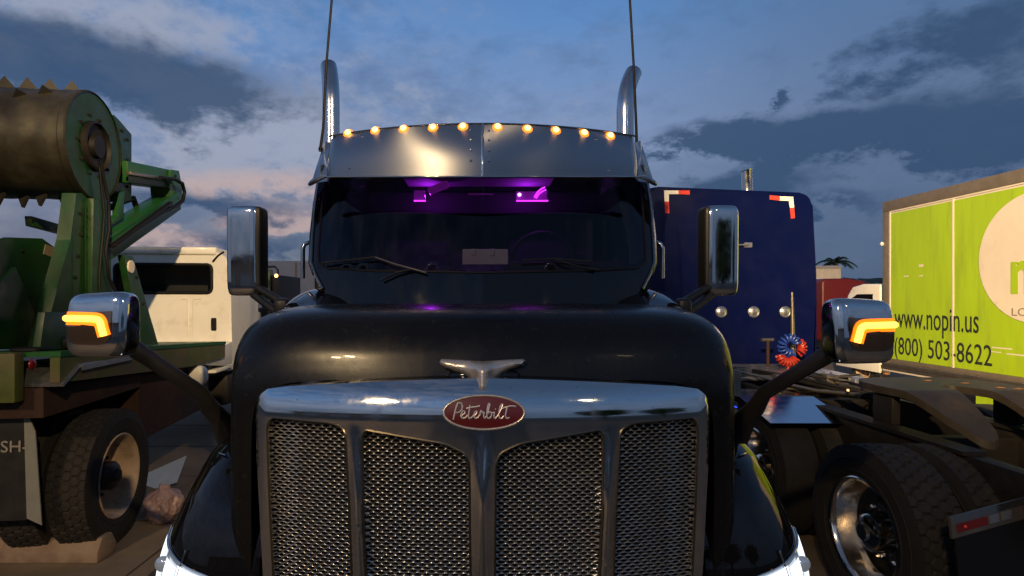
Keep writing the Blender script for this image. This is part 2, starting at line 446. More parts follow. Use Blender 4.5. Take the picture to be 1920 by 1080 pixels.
def sheet(outer, holes, step):                     # triangulated region of a plane with holes, evenly filled
    outer = resample(outer, step); holes = [resample(h, step) for h in holes]
    pts, edges = [], []
    for lp in [outer] + holes:
        k = len(pts); pts += [Vector(p) for p in lp]
        edges += [(k + i, k + (i + 1) % len(lp)) for i in range(len(lp))]
    x0, x1 = min(p[0] for p in outer), max(p[0] for p in outer); y0, y1 = min(p[1] for p in outer), max(p[1] for p in outer)
    j = 0; y = y0 + step / 2
    while y < y1:
        x = x0 + (step / 2 if j % 2 else 0.0)
        while x < x1:
            q = (x, y)
            if inside(q, outer) and not any(inside(q, h) for h in holes) and min(edist(q, l) for l in [outer] + holes) > step * 0.45: pts.append(Vector(q))
            x += step
        y += step * 0.87; j += 1
    v, e, f, *_ = delaunay_2d_cdt(pts, edges, [], 0, 1e-6)
    F_ = []
    for t in f:
        c = sum((v[i] for i in t), Vector((0, 0))) / len(t)
        if inside(c, outer) and not any(inside(c, h) for h in holes): F_.append(t)
    return v, F_
def osheet(name, outer, holes, step, surf, m, parent=None, thick=0.0, sharp=40, **k):
    v, f = sheet(outer, holes, step)
    bm = bmesh.new(); V = [bm.verts.new((p[0], surf(p[0], p[1]), p[1])) for p in v]
    for t in f:
        try: bm.faces.new([V[i] for i in t])
        except ValueError: pass
    bmesh.ops.delete(bm, geom=[q for q in bm.verts if not q.link_faces], context='VERTS')
    if thick:
        ret = bmesh.ops.extrude_face_region(bm, geom=bm.faces[:])
        for q in [g for g in ret['geom'] if isinstance(g, bmesh.types.BMVert)]: q.co.y += thick
    return bm_obj(name, bm, m, parent, smooth=True, sharp=sharp, **k)
def onsurf(x, y, surf):
    Y = 2.0
    for _ in range(12):
        p = at(x, y, Y); Y = 0.5 * Y + 0.5 * surf(p.x, p.z)
    p = at(x, y, Y); return (p.x, p.z)
def text_mesh(s, size, xs=1.0, bold=0.0, depth=0.002):
    c = bpy.data.curves.new('lettering', 'FONT'); c.body = s; c.size = size; c.extrude = depth; c.offset = bold
    c.resolution_u = 3
    o = bpy.data.objects.new('lettering', c); col.objects.link(o)
    dg = bpy.context.evaluated_depsgraph_get()
    me = bpy.data.meshes.new_from_object(o.evaluated_get(dg))
    bpy.data.objects.remove(o); bpy.data.curves.remove(c)
    me.transform(Matrix.Diagonal((xs, 1, 1, 1)))
    return me
def fit_text(s, width, height_ref, bold=0.0, ref='0'):   # lettering of a given cap/figure height, squeezed to a width
    me = text_mesh(s, 1.0, bold=bold)
    mr = text_mesh(ref, 1.0); h = max(v.co.y for v in mr.vertices) - min(v.co.y for v in mr.vertices); bpy.data.meshes.remove(mr)
    k = height_ref / h
    x0 = min(v.co.x for v in me.vertices); x1 = max(v.co.x for v in me.vertices)
    me.transform(Matrix.Diagonal((width / (x1 - x0), k, 1, 1)) @ Matrix.Translation((-x0, 0, 0)))
    return me

# ------------------------------------------------------------------ ground
bm = bmesh.new()
bmesh.ops.create_grid(bm, x_segments=2, y_segments=2, size=600)
bmesh.ops.translate(bm, verts=bm.verts[:], vec=(0, 300, 0))
bm_obj('ground', bm, 'concrete', kind='structure')
mat('joint', (0.05, 0.038, 0.028), 0.9)
for k in range(7):
    y = 1.2 + k * 1.28
    obox('pavement_joint', (-9, y - 0.006, 0.0), (9, y + 0.006, 0.004), 'joint', kind='structure')
for x in (-6.2, -2.45, 1.6, 5.8):
    obox('pavement_joint', (x - 0.006, -6, 0.0), (x + 0.006, 14, 0.005), 'joint', kind='structure')

mat('dark_strip', (0.045, 0.042, 0.038), 0.85, var=0.25, vscale=6, dirt=(0.02, 0.018, 0.016), dscale=0.8, dlo=0.5, dhi=0.65, bump=0.4, bscale=120)
obox('dark_ground_strip', (-2.3, -14, 0.0), (1.95, 9, 0.008), 'dark_strip', kind='structure')  # dark strip added to darken the ground mirrored in the grille
# ------------------------------------------------------------------ yard floodlights behind the camera (glints show in chrome and paint; the wheel spot is added)
FL = thing('floodlight_pole', (-5.2, -9.5, 0), 'tall floodlight pole with three lit lamps, glinting in the black hood', 'lamp post')
otube('pole', [(-5.2, -9.5, 0), (-5.2, -9.5, 8.4)], [0.11, 0.07], 'aluminium', FL, seg=12)
obox('crossarm', (-6.1, -9.55, 8.1), (-4.3, -9.45, 8.2), 'aluminium', FL)
def flood(p, tgt, power, cone, parent):
    p = Vector(p); d = (Vector(tgt) - p).normalized()
    q = d.to_track_quat('-Z', 'Y').to_matrix().to_4x4()
    M = Matrix.Translation(p) @ q
    bm = bmesh.new(); box(bm, (-0.24, -0.17, 0.0), (0.24, 0.17, 0.14), 0.02, 2, M)
    h = bm_obj('lamp_head', bm, 'frame_dark', parent, smooth=True)
    bm = bmesh.new(); box(bm, (-0.20, -0.13, -0.012), (0.20, 0.13, -0.002), 0, 2, M); bm_obj('lamp_lens', bm, 'flood_lens', h)
    if cone:
        L = bpy.data.lights.new('flood_light', 'SPOT'); L.spot_size = R(cone); L.spot_blend = 0.7; L.shadow_soft_size = 0.14
    else:
        L = bpy.data.lights.new('flood_light', 'AREA'); L.shape = 'RECTANGLE'; L.size, L.size_y = 0.38, 0.24
    L.energy = power; L.color = (1.0, 0.70, 0.36)
    o = bpy.data.objects.new('flood_light', L); col.objects.link(o); o.matrix_world = Matrix.Translation(p + d * 0.02) @ q
    o.parent = h; o.matrix_parent_inverse = WM[h].inverted()
flood((-5.85, -9.4, 8.0), (-4.0, 5, 1.5), 300, 0, FL)
flood((-5.2, -9.35, 8.35), (0, 6, 1.0), 520, 0, FL)
flood((-4.55, -9.4, 8.0), (9.0, 11, 2.0), 52000, 26, FL)
F2 = thing('floodlight_pole', (6.0, -10.5, 0), 'tall floodlight pole with an added wheel spot, lighting the white cab of the flatbed', 'lamp post')
otube('pole', [(6.0, -10.5, 0), (6.0, -10.5, 9.2)], [0.11, 0.07], 'aluminium', F2, seg=12)
flood((5.9, -10.3, 9.2), (-4.35, 8.0, 1.9), 21000, 10, F2)
flood((6.3, -10.3, 9.0), (-2.95, 4.7, 0.35), 5000, 9, F2)  # added spot that brightens the flatbed wheel, not a known lamp

# ================================================================== BLACK SEMI TRUCK
T = thing('semi_truck', (0, 3.0, 0), 'black long-nose semi truck with chrome mesh grille and lit amber roof lights, front and centre', 'truck')

# --- grille surround: bowed chrome shell, rolling back at the top
def GS(x, z):
    y = 1.885 + 0.10 * (abs(x) / 0.75) ** 2.2
    if z > 1.50: y += 2.6 * (z - 1.50) ** 2
    else: y -= 0.05 * (1.50 - z)
    f = max(0.0, min(1.0, (1.50 - z) / 0.30)); f = f * f * (3 - 2 * f)
    if f > 0:
        y -= f * 0.020 * math.exp(-((abs(x) - 0.39 - 0.058 * (z - 1.0)) / 0.015) ** 2) + f * 0.022 * math.exp(-(x / 0.026) ** 2)
    if abs(x) > 0.735: y += 3.0 * (abs(x) - 0.735) ** 1.6
    return y
def gp(lst): return [onsurf(x, y, GS) for x, y in lst]
half = [(905, 709), (990, 711), (1100, 715), (1200, 720), (1270, 724), (1308, 729), (1325, 742), (1331, 775), (1329, 850), (1324, 950), (1317, 1080), (1305, 1180)]
outer = half + [(1810 - x, y) for x, y in half[::-1]][:-1]
outer = gp(outer)
def mir(l): return [(1810 - x, y) for x, y in l][::-1]
P4 = [(1163, 806), (1186, 794), (1302, 783), (1309, 800), (1304, 950), (1294, 1150), (1148, 1150), (1155, 950)]
P3 = [(930, 868), (938, 850), (975, 832), (1126, 806), (1131, 818), (1130, 950), (1121, 1150), (927, 1150)]
pan = [roundpoly(gp(p), 0.022) for p in (mir(P4), mir(P3), P3, P4)]
g = osheet('grille_surround', outer, pan, 0.0125, GS, 'chrome_dusty', T, thick=0.035, sharp=50, label='chrome grille surround with a dusty rolled top')
# side wall of the surround running back to the hood
def rim_strip(name, loop, d0, d1, m, parent):
    loop = resample(loop, 0.03); bm = bmesh.new(); n = len(loop)
    A = [bm.verts.new((p[0], GS(*p) + d0, p[1])) for p in loop]; B = [bm.verts.new((p[0], GS(*p) + d1, p[1])) for p in loop]
    for i in range(n): bm.faces.new((A[i], A[(i + 1) % n], B[(i + 1) % n], B[i]))
    return bm_obj(name, bm, m, parent, smooth=True)
rim_strip('surround_skirt', outer, 0.03, 0.2, 'paint_black', T)
PX, PR = 0.0300, 0.0104
def mesh_panel(poly):
    xs = [p[0] for p in poly]; zs = [p[1] for p in poly]
    bm = bmesh.new(); cache = {}
    def vert(x, z, d):
        k = (round(x, 4), round(z, 4), d)
        if k not in cache: cache[k] = bm.verts.new((x, GS(x, z) + 0.03 + d, z))
        return cache[k]
    z0 = 0.72
    for j in range(int((1.62 - z0) / PR)):
        z = z0 + j * PR
        for i in range(-29, 30):
            x = i * PX + (PX / 2 if j % 2 else 0)
            if not (min(xs) - PX < x < max(xs) + PX): continue
            if not inside((x, z), poly) and edist((x, z), poly) > 0.012: continue
            hx = [(0, 2 / 3 * PR), (-PX / 4, 0.5 * PR), (-PX / 2, PR / 3), (-PX / 2, 0), (-PX / 2, -PR / 3), (-PX / 4, -0.5 * PR), (0, -2 / 3 * PR), (PX / 4, -0.5 * PR), (PX / 2, -PR / 3), (PX / 2, 0), (PX / 2, PR / 3), (PX / 4, 0.5 * PR)]
            O = [vert(x + a, z + b, 0.0) for a, b in hx]
            ang = [90, 125, 158, 180, 202, 235, 270, 305, 338, 0, 22, 55]
            I = [bm.verts.new((x + 0.0111 * math.cos(R(t)), GS(x, z) + 0.0325, z + 0.0044 * math.sin(R(t)))) for t in ang]
            D = [bm.verts.new((v.co.x, v.co.y + 0.007, v.co.z)) for v in I]
            for k in range(12):
                q = (k + 1) % 12
                try:
                    bm.faces.new((O[k], O[q], I[q], I[k]))
                except ValueError: pass
                bm.faces.new((I[k], I[q], D[q], D[k]))
    return bm
for p in pan:
    o = bm_obj('grille_mesh', mesh_panel(p), 'mesh_steel', T, smooth=True, sharp=60)
    lp = resample(p, 0.015)
    b_ = otube('mesh_border', [(x, GS(x, z) + 0.001, z) for x, z in lp], 0.0045, 'trim_bronze', T, seg=6, close=True)
ogrid('radiator', lambda a, b: Vector((-0.72 + 1.44 * a, 2.12, 0.72 + 0.8 * b)), 2, 2, 'radiator', T, thick=0.02)

# --- emblem and script lettering
ec = onsurf(907.5, 773, GS); ew = onsurf(983, 773, GS)[0] - ec[0]; eh = ew * 0.405
def EY(x, z): return GS(x, z) - 0.006
em = thing_parent = None
def oval(kx, kz, n=56): return [(ec[0] + ew * kx * math.cos(2 * math.pi * i / n), ec[1] + eh * kz * math.sin(2 * math.pi * i / n)) for i in range(n)]
em = osheet('emblem', oval(1, 1), [], 0.012, lambda x, z: GS(x, z) - 0.008, 'emblem_red', T, thick=0.006)
em['label'] = 'red oval emblem with raised silver script lettering'
otube('emblem_rim', [(x, GS(x, z) - 0.008, z) for x, z in oval(1.0, 1.0)], 0.0045, 'ornament', em, seg=8, close=True)
# letters as strokes in the pixel frame of the emblem (0..1398 wide crop, 6.355 px per photo px)
def sp(l, n=8):
    out = []
    P = [Vector(q) for q in l]
    for i in range(len(P) - 1):
        p0 = P[max(i - 1, 0)]; p1 = P[i]; p2 = P[i + 1]; p3 = P[min(i + 2, len(P) - 1)]
        for k in range(n):
            t = k / n
            out.append(0.5 * ((2 * p1) + (p2 - p0) * t + (2 * p0 - 5 * p1 + 4 * p2 - p3) * t * t + (3 * p1 - p0 - 3 * p2 + p3) * t ** 3))
    out.append(P[-1]); return out
LET = {
    'letter_p': [[(318, 798), (330, 740), (345, 680), (362, 625), (378, 605), (410, 612), (425, 645), (412, 690), (370, 715), (345, 712), (338, 690)]],
    'letter_e': [[(400, 755), (425, 745), (450, 725), (452, 703), (432, 698), (415, 725), (412, 760), (430, 780), (462, 772), (490, 745)]],
    'letter_t': [[(515, 632), (508, 690), (498, 750), (508, 782), (535, 772), (560, 745)], [(470, 668), (520, 655), (580, 650), (632, 640)]],
    'letter_e ': [[(560, 750), (585, 735), (600, 712), (590, 698), (572, 715), (566, 755), (585, 780), (612, 770), (635, 740)]],
    'letter_r': [[(635, 740), (645, 700), (655, 695), (660, 715), (685, 712), (680, 745), (690, 780), (712, 760)]],
    'letter_b': [[(712, 760), (735, 690), (750, 630), (745, 612), (730, 640), (718, 720), (722, 772), (750, 780), (772, 750), (768, 712), (748, 705), (740, 722)]],
    'letter_i': [[(775, 722), (808, 715), (802, 760), (815, 782), (840, 762)], [(816, 672), (824, 680)]],
    'letter_l': [[(840, 762), (875, 700), (905, 640), (900, 618), (880, 640), (862, 715), (866, 770), (890, 782), (918, 755)]],
    'letter_t ': [[(962, 645), (950, 700), (940, 755), (955, 782), (990, 770)], [(900, 668), (955, 650), (1010, 640), (1065, 645)]],
}
for nm_, strokes in LET.items():
    bm = bmesh.new()
    for s_ in strokes:
        pts = []
        for q in sp(s_, 5):
            x_, z_ = ec[0] + (q.x - 683) / 483 * ew, ec[1] - (q.y - 718) / 195 * eh
            pts.append((x_, GS(x_, z_) - 0.0095, z_))
        tube(bm, pts, 0.0026, 6)
    bm_obj(nm_.strip(), bm, 'lettering_metal', em, smooth=True)

# --- winged ornament on the hood lip
wl = [(822, 680), (826, 675), (860, 676), (905, 678), (950, 676), (983, 675), (987, 679), (983, 686), (955, 695), (944, 702), (934, 711), (928, 728), (913, 735), (899, 735), (884, 728), (879, 711), (868, 703), (850, 697), (833, 692), (825, 686)]
WY = 1.99
wp = [(at(x, y, WY).x, at(x, y, WY).z) for x, y in wl]
v_, f_ = sheet(wp, [], 0.008)
bm = bmesh.new()
cxw = at(905, 0, WY).x
def wdep(p):
    d = min(edist(p, wp), 0.02) / 0.02
    body = math.exp(-((p[0] - cxw) / 0.032) ** 2)
    return (0.020 + 0.045 * body) * math.sqrt(max(d, 0)) + 0.05 * body * (1.72 - p[1]) * 3
A_ = [bm.verts.new((p[0], WY + 0.03 * abs(p[0] - cxw) / 0.15 - wdep(p), p[1])) for p in v_]
for t in f_: bm.faces.new([A_[i] for i in t])
ret = bmesh.ops.extrude_face_region(bm, geom=bm.faces[:])
for q in [g_ for g_ in ret['geom'] if isinstance(g_, bmesh.types.BMVert)]: q.co.y = WY + 0.03 * abs(q.co.x - cxw) / 0.15 + 0.012
bm_obj('hood_ornament', bm, 'ornament', T, smooth=True, sharp=50, label='pale metal winged ornament')
bm = bmesh.new(); superell(bm, (at(907, 0, 2.03).x, 2.035, 1.635), (0.125, 0.05, 0.026), 0.6, 0.7, 36, 16)
bm_obj('recess_shade', bm, 'paint_black_gloss', T, smooth=True)  # black lump standing in for the dark recess under the ornament

# --- hood: bluff nose, flat top, rounded shoulders
SEC = [(2.020, 1.622, 0.83), (2.032, 1.665, 0.875), (2.052, 1.725, 0.905), (2.085, 1.785, 0.930), (2.14, 1.835, 0.950), (2.22, 1.865, 0.965), (2.34, 1.880, 0.98), (2.50, 1.884, 1.0), (2.70, 1.872, 1.02), (2.95, 1.842, 1.05), (3.25, 1.82, 1.08)]
def sec_at(t):
    f = t * (len(SEC) - 1); i = min(int(f), len(SEC) - 2); u = f - i
    P = [Vector(SEC[max(min(i + k, len(SEC) - 1), 0)]) for k in (-1, 0, 1, 2)]
    return 0.5 * ((2 * P[1]) + (P[2] - P[0]) * u + (2 * P[0] - 5 * P[1] + 4 * P[2] - P[3]) * u * u + (3 * P[1] - P[0] - 3 * P[2] + P[3]) * u ** 3)
def hood_pt(a, b):
    Y, zc, w = sec_at(b); w -= 0.012
    th = (a - 0.5) * math.pi
    s, c = math.sin(th), math.cos(th)
    x = w * math.copysign(abs(s) ** 0.26, s)
    zb = 0.75
    z = zb + (zc - zb) * max(c, 0) ** 0.125
    bow = 0.075 * (abs(x) / 0.95) ** 2.3
    return Vector((x, Y + bow * (1 - b * 0.7), z))
hood = ogrid('hood', hood_pt, 160, 60, 'paint_black', T, sharp=180)
# raised rear shoulders of the hood, up to the pillars
for s in (-1, 1):
    def sh(a, b, s=s):
        y = 2.95 + 0.75 * b
        k = min(1, b / 0.85); k = k * k * (3 - 2 * k)
        th = a * math.pi
        xo = 0.98 + 0.18 * min(1, b * 2.2)
        x = 0.70 + (xo - 0.70) * (0.5 - 0.5 * math.cos(th)) + 0.03 * b
        return Vector((s * x, y, 1.66 + (0.19 + 0.15 * k) * max(math.sin(th), 0) ** 0.33 - 0.05 * a))
    so = ogrid('hood_shoulder', sh, 26, 24, 'paint_black_gloss', T, sharp=180)
    def seam(k): 
        p = sh(0.25 + 0.25 * k, 0.55 + 0.10 * math.sin(k * 2)); return p + Vector((0, 0, 0.0015))
    otube('panel_gap', [seam(k / 8) for k in range(9)], 0.0035, 'rubber_trim', so, seg=6)

# --- fenders and headlights
LV = [(0.45, 1.33, 2.06), (0.70, 1.335, 2.05), (0.85, 1.325, 2.06), (1.00, 1.28, 2.09), (1.15, 1.22, 2.15), (1.26, 1.165, 2.24), (1.33, 1.10, 2.36), (1.365, 1.02, 2.50), (1.375, 0.92, 2.62)]
def lev(z):
    for A, B in zip(LV, LV[1:]):
        if z <= B[0]: break
    t = max(0, min(1, (z - A[0]) / (B[0] - A[0])))
    i = LV.index(A); P = [Vector(LV[max(0, min(len(LV) - 1, i + k))]) for k in (-1, 0, 1, 2)]
    q = 0.5 * ((2 * P[1]) + (P[2] - P[0]) * t + (2 * P[0] - 5 * P[1] + 4 * P[2] - P[3]) * t * t + (3 * P[1] - P[0] - 3 * P[2] + P[3]) * t ** 3)
    return q.y, q.z
def fen(s, z, ph, off=0.0):                        # ph 0..1 round the nose, 1..1.6 straight back
    xo, yf = lev(z)
    xi, yb = 0.79, 2.72
    f = min(ph, 1.0) * math.pi / 2
    x = xi + (xo + off - xi) * math.sin(f) ** 0.62
    y = yb - (yb - yf + off) * max(math.cos(f), 0) ** 0.80
    if ph > 1: y = yb + (ph - 1) * 1.0
    return Vector((s * x, y, z + off * 0.4))
for s in (-1, 1):
    def ff(a, b, s=s):
        k = b * (len(LV) - 1); i = min(int(k), len(LV) - 2); z = LV[i][0] + (LV[i + 1][0] - LV[i][0]) * (k - i)
        return fen(s, z, a * 1.6)
    ogrid('fender', ff, 64, 48, 'paint_black_gloss', T, sharp=180)
    hl = None
    def hlp(a, b, off, s=s):                        # lamp patch wrapped round the fender nose, tip up at the outer corner
        ph = 0.10 + 0.75 * a
        zt = 0.915 + 0.075 * (min(a, 0.75) / 0.75) ** 0.75 - 0.06 * max(0, a - 0.75) / 0.25
        return fen(s, 0.50 + (zt - 0.50) * b, ph, off)
    h_ = ogrid('headlight', lambda a, b: hlp(a, b, 0.004), 24, 24, 'lamp_glass', T, sharp=180, label='lit white headlight')
    for a0, a1, b0, b1 in ((0.04, 0.25, 0.02, 0.975), (0.265, 0.42, 0.02, 0.955), (0.50, 0.66, 0.02, 0.96), (0.675, 0.80, 0.02, 0.95), (0.815, 0.94, 0.05, 0.93)):
        ogrid('lamp_face', lambda a, b: hlp(a0 + (a1 - a0) * a, b0 + (b1 - b0) * b, 0.009), 8, 12, 'head_lamp', h_, sharp=180)
    q = hlp(0.46, 0.88, 0.008)
    bm = bmesh.new(); superell(bm, q, (0.03, 0.02, 0.03), 1, 1, 20, 12); bm_obj('projector_lens', bm, 'lamp_glass', h_, smooth=True)
    otube('headlight_edge', [hlp(1, k / 12, 0.006) for k in range(12)] + [hlp(1 - k / 24, 1, 0.006) for k in range(25)], 0.004, 'chrome', h_, seg=6)
    # thin bright fog light strip beside the grille and a fender badge
    otube('thin_strip', [fen(s, 0.72 + 0.03 * k, 0.30 - 0.004 * k, 0.006) for k in range(10)], 0.004, 'chrome', T, seg=6)
    otube('fender_badge', [fen(s, 1.285, 0.30 + 0.02 * k, 0.008) for k in range(7)], 0.004, 'chrome_dark', T, seg=6)
# bumper and steer wheels (below the picture)
bm = bmesh.new()
grid(bm, lambda a, b: Vector(((a - 0.5) * 2.4, 1.86 + 0.35 * abs(a * 2 - 1) ** 3, 0.32 + 0.34 * b)), 40, 4); solidify(bm, 0.02)
bm_obj('bumper', bm, 'chrome', T, smooth=True)

# --- cowl, windshield and cab
def WS(x, z):
    b = 0.24 * (abs(x) / 1.0) ** 2.4
    if z > 2.07: return 3.22 + 0.50 * (z - 2.07) + b
    return 3.22 - 0.26 * (2.07 - z) + b
def wpx(l): return [onsurf(x, y, WS) for x, y in l]
lft = [(600, 332), (592, 380), (586, 440), (584, 492), (592, 515), (606, 542), (628, 574), (640, 590)]
outl = lft + [(1808 - x, y) for x, y in lft[::-1]]
gl = [(606, 336), (602, 400), (597, 470), (598, 492), (612, 503), (700, 508), (905, 511), (1108, 508), (1196, 503), (1210, 492), (1211, 470), (1206, 400), (1202, 336)]
OUTL, GL = wpx(outl), roundpoly(wpx(gl), 0.02, 3)
osheet('cowl_panel', OUTL, [GL], 0.04, WS, 'paint_black_gloss', T, thick=0.03, sharp=50)
osheet('windshield', GL, [], 0.05, WS, 'windshield', T, sharp=180, face=(0, -1, 0))
otube('windshield_seal', [(x, WS(x, z) - 0.002, z) for x, z in resample(GL, 0.05)], 0.007, 'rubber_trim', T, seg=6, close=True)
for s in (-1, 1):
    edge = [(abs(p[0]), p[1]) for p in OUTL[:6]]
    path = [(s * x, WS(x, z) - 0.004, z) for x, z in edge]
    otube('pillar_trim', path, 0.010, 'chrome_dark', T, seg=8)
    bm = bmesh.new()
    pr = edge[:5]
    rows = []
    for x, z in pr:
        y = WS(x, z)
        rows.append([bm.verts.new((s * (x + d), y + e, z)) for d, e in ((0, 0.01), (0.035, 0.05), (0.055, 0.14), (0.06, 0.28))])
    for A, B in zip(rows, rows[1:]):
        for k in range(3): bm.faces.new((A[k], A[k + 1], B[k + 1], B[k]))
    bm_obj('pillar', bm, 'paint_black', T, smooth=True, sharp=60)
    ogrid('side_window', lambda a, b, s=s: Vector((s * (1.055 - 0.06 * b * b), 3.62 + 0.95 * a, 2.1 + 0.64 * b)), 6, 4, 'tinted_glass', T, face=(s, 0, 0))
    obox('door', (min(s * 1.02, s * 1.08), 3.75, 1.0), (max(s * 1.02, s * 1.08), 4.75, 2.15), 'paint_black', T, bev=0.02)
    obox('door_frame', (min(s * 1.00, s * 1.06), 4.55, 2.151), (max(s * 1.00, s * 1.06), 4.75, 2.75), 'paint_black', T, bev=0.015)
    otube('grab_handle', [at(905 + s * 337, 522, 3.72), at(905 + s * 337, 466, 3.72), at(905 + s * 334, 458, 3.72), at(905 + s * 327, 455, 3.73), at(905 + s * 316, 456, 3.78)], 0.014, 'steel_stack', T, seg=10)
bm = bmesh.new()
box(bm, (-1.02, 3.93, 2.66), (1.02, 4.85, 2.95), 0.09, 4)
bm_obj('cab_roof', bm, 'paint_black', T, smooth=True)
obox('sleeper', (-1.08, 4.86, 0.9), (1.08, 6.4, 2.98), 'paint_black', T, bev=0.10, seg=4)
obox('cab_floor', (-1.0, 3.5, 0.9), (1.0, 4.8, 1.3), 'interior', T)
obox('chassis', (-0.45, 2.4, 0.55), (0.45, 7.5, 0.88), 'frame_dark', T, bev=0.02)

# --- stainless visor: two bowed halves, seam, rivets, ten lit markers
def visor(x, t):                                   # t 0 bottom .. 1 top
    ax = abs(x)
    yb = 3.27 + 0.20 * (ax / 1.0) ** 1.6
    yt = 3.36 + 0.22 * (ax / 1.0) ** 1.7
    Y = yb + (yt - yb) * t
    pyb = 331.5; pyt = 233 + 27 * (ax / 1.0) ** 2
    xx = x * (1 - 0.0 * t)
    z = CZ + (CY - (pyb + (pyt - pyb) * t)) / F * Y
    return Vector((xx, Y - 0.03 * math.sin(math.pi * t), z))
VB, VT = 0.945, 0.955
VIS = []
for s in (-1, 1):
    def vf(a, b, s=s):
        w = VB + (VT - VB) * b
        x = s * (0.006 + (w - 0.006) * a)
        p = visor(x, b)
        if a > 0.93:
            k = (a - 0.93) / 0.07; p.y += 0.14 * k * k; p.z -= 0.02 * k * k * (1 - b)
        return p
    VIS.append(ogrid('visor_panel', vf, 48, 22, 'steel_brushed', T, thick=0.006, sharp=60))
    # rolled lower lip at the outer end and end cheek
    lip = [at(905 + s * d, y, Yv) for d, y, Yv in ((292, 331, 3.44), (300, 332, 3.46), (310, 336, 3.48), (320, 342, 3.50), (325, 346, 3.52))]
    otube('visor_lip', lip, [0.006, 0.012, 0.016, 0.016, 0.010], 'steel_brushed', VIS[-1], seg=10)
    def chk(a, b, s=s):
        p0 = visor(s * (VB + (VT - VB) * b), b); p0.y += 0.13
        q = at(905 + s * (321 - 26 * b), 345 - (345 - 264) * b, 3.62 + 0.22 * b)
        return p0.lerp(q, a)
    ogrid('visor_cheek', chk, 8, 12, 'steel_brushed', VIS[-1], thick=0.004)
otube('visor_seam', [visor(0, k / 10) + Vector((0, -0.004, 0)) for k in range(11)], 0.007, 'chrome', T, seg=8)
otube('visor_edge', [visor(-0.93 + 1.86 * k / 40, 1.0) + Vector((0, 0.0, 0.003)) for k in range(41)], 0.006, 'chrome_dark', T, seg=8)
otube('visor_bottom_edge', [visor(-0.93 + 1.86 * k / 40, 0.0) + Vector((0, -0.002, 0)) for k in range(41)], 0.006, 'chrome', T, seg=8)
def dome(name, p, n, r, h, m, parent, seg=16):
    return olathe(name, [(r, 0)] + [(r * math.cos(R(a)), h * math.sin(R(a))) for a in (15, 30, 45, 60, 75)] + [(0, h)], p, n, m, parent, seg=seg)
def vis_at(x, y):
    X = (x - CX) / F * 3.5; t = 0.9
    for _ in range(15):
        p = visor(X, t); X = (x - CX) / F * p.y
        py = CY - (p.z - CZ) / p.y * F
        t += (py - y) / 100.0 * 0.7
    return visor(X, t)
for i, (x, y) in enumerate(((653, 250), (704, 245), (757, 242), (812, 240), (868, 238), (933, 239), (989, 242), (1042, 245), (1095, 250), (1144, 255))):
    p = vis_at(x, y); n = Vector((0.12 * (-1 if x < CX else 1), -0.9, 0.4)).normalized()
    d_ = dome('marker_light', p, n, 0.031, 0.010, 'amber_rim', T)
    dome('bulb', p + n * 0.009, n, 0.018, 0.014, 'amber_core', d_)
for x, y in [(883, 244), (883, 262), (883, 281), (883, 301), (917, 245), (917, 263), (917, 282), (917, 301), (680, 257), (655, 315), (1142, 320), (1118, 262)]:
    p = vis_at(x, y); dome('rivet', p, (0, -0.9, 0.4), 0.008, 0.006, 'chrome', T, seg=10)

# --- wipers
for pts in ([(606, 494), (660, 488), (705, 483)], [(705, 483), (745, 497), (775, 505), (800, 512)], [(775, 505), (745, 512), (715, 526)],
            [(980, 489), (1040, 486), (1110, 492)], [(1040, 487), (1080, 500), (1120, 507)]):
    q = []
    for x, y in pts:
        a, b = onsurf(x, y, WS); q.append(Vector((a, WS(a, b) - 0.03, b)))
    otube('wiper', q, 0.006, 'black_plastic' if pts[0][0] != 705 else 'rail_metal', T, seg=6)

# --- mirrors on the doors
for s in (-1, 1):
    c0 = at(905 + s * 443, 471, 3.75)
    bm = bmesh.new(); superell(bm, c0, (0.106, 0.075, 0.285), 0.22, 0.42, 48, 40)
    for v in bm.verts: v.co.x += s * 0.010 * (v.co.z - c0.z)
    dm = bm_obj('door_mirror', bm, 'chrome_dusty' if s > 0 else 'chrome', T, smooth=True, sharp=180)
    bm = bmesh.new(); superell(bm, c0 + Vector((-s * 0.062, 0.01, 0)), (0.055, 0.078, 0.280), 0.2, 0.4, 32, 32)
    bm_obj('mirror_back', bm, 'black_plastic', dm, smooth=True, sharp=180)
    for (d0, y0), (d1, y1) in (((432, 533), (375, 567)), ((430, 552), (386, 585))):
        otube('mirror_arm', [at(905 + s * d0, y0, 3.72), at(905 + s * d1, y1, 3.60)], 0.024, 'black_plastic', dm, seg=12)
    bm = bmesh.new(); superell(bm, at(905 + s * 376, 574, 3.58), (0.045, 0.05, 0.05), 0.6, 0.6, 20, 14)
    bm_obj('arm_joint', bm, 'black_plastic', dm, smooth=True)

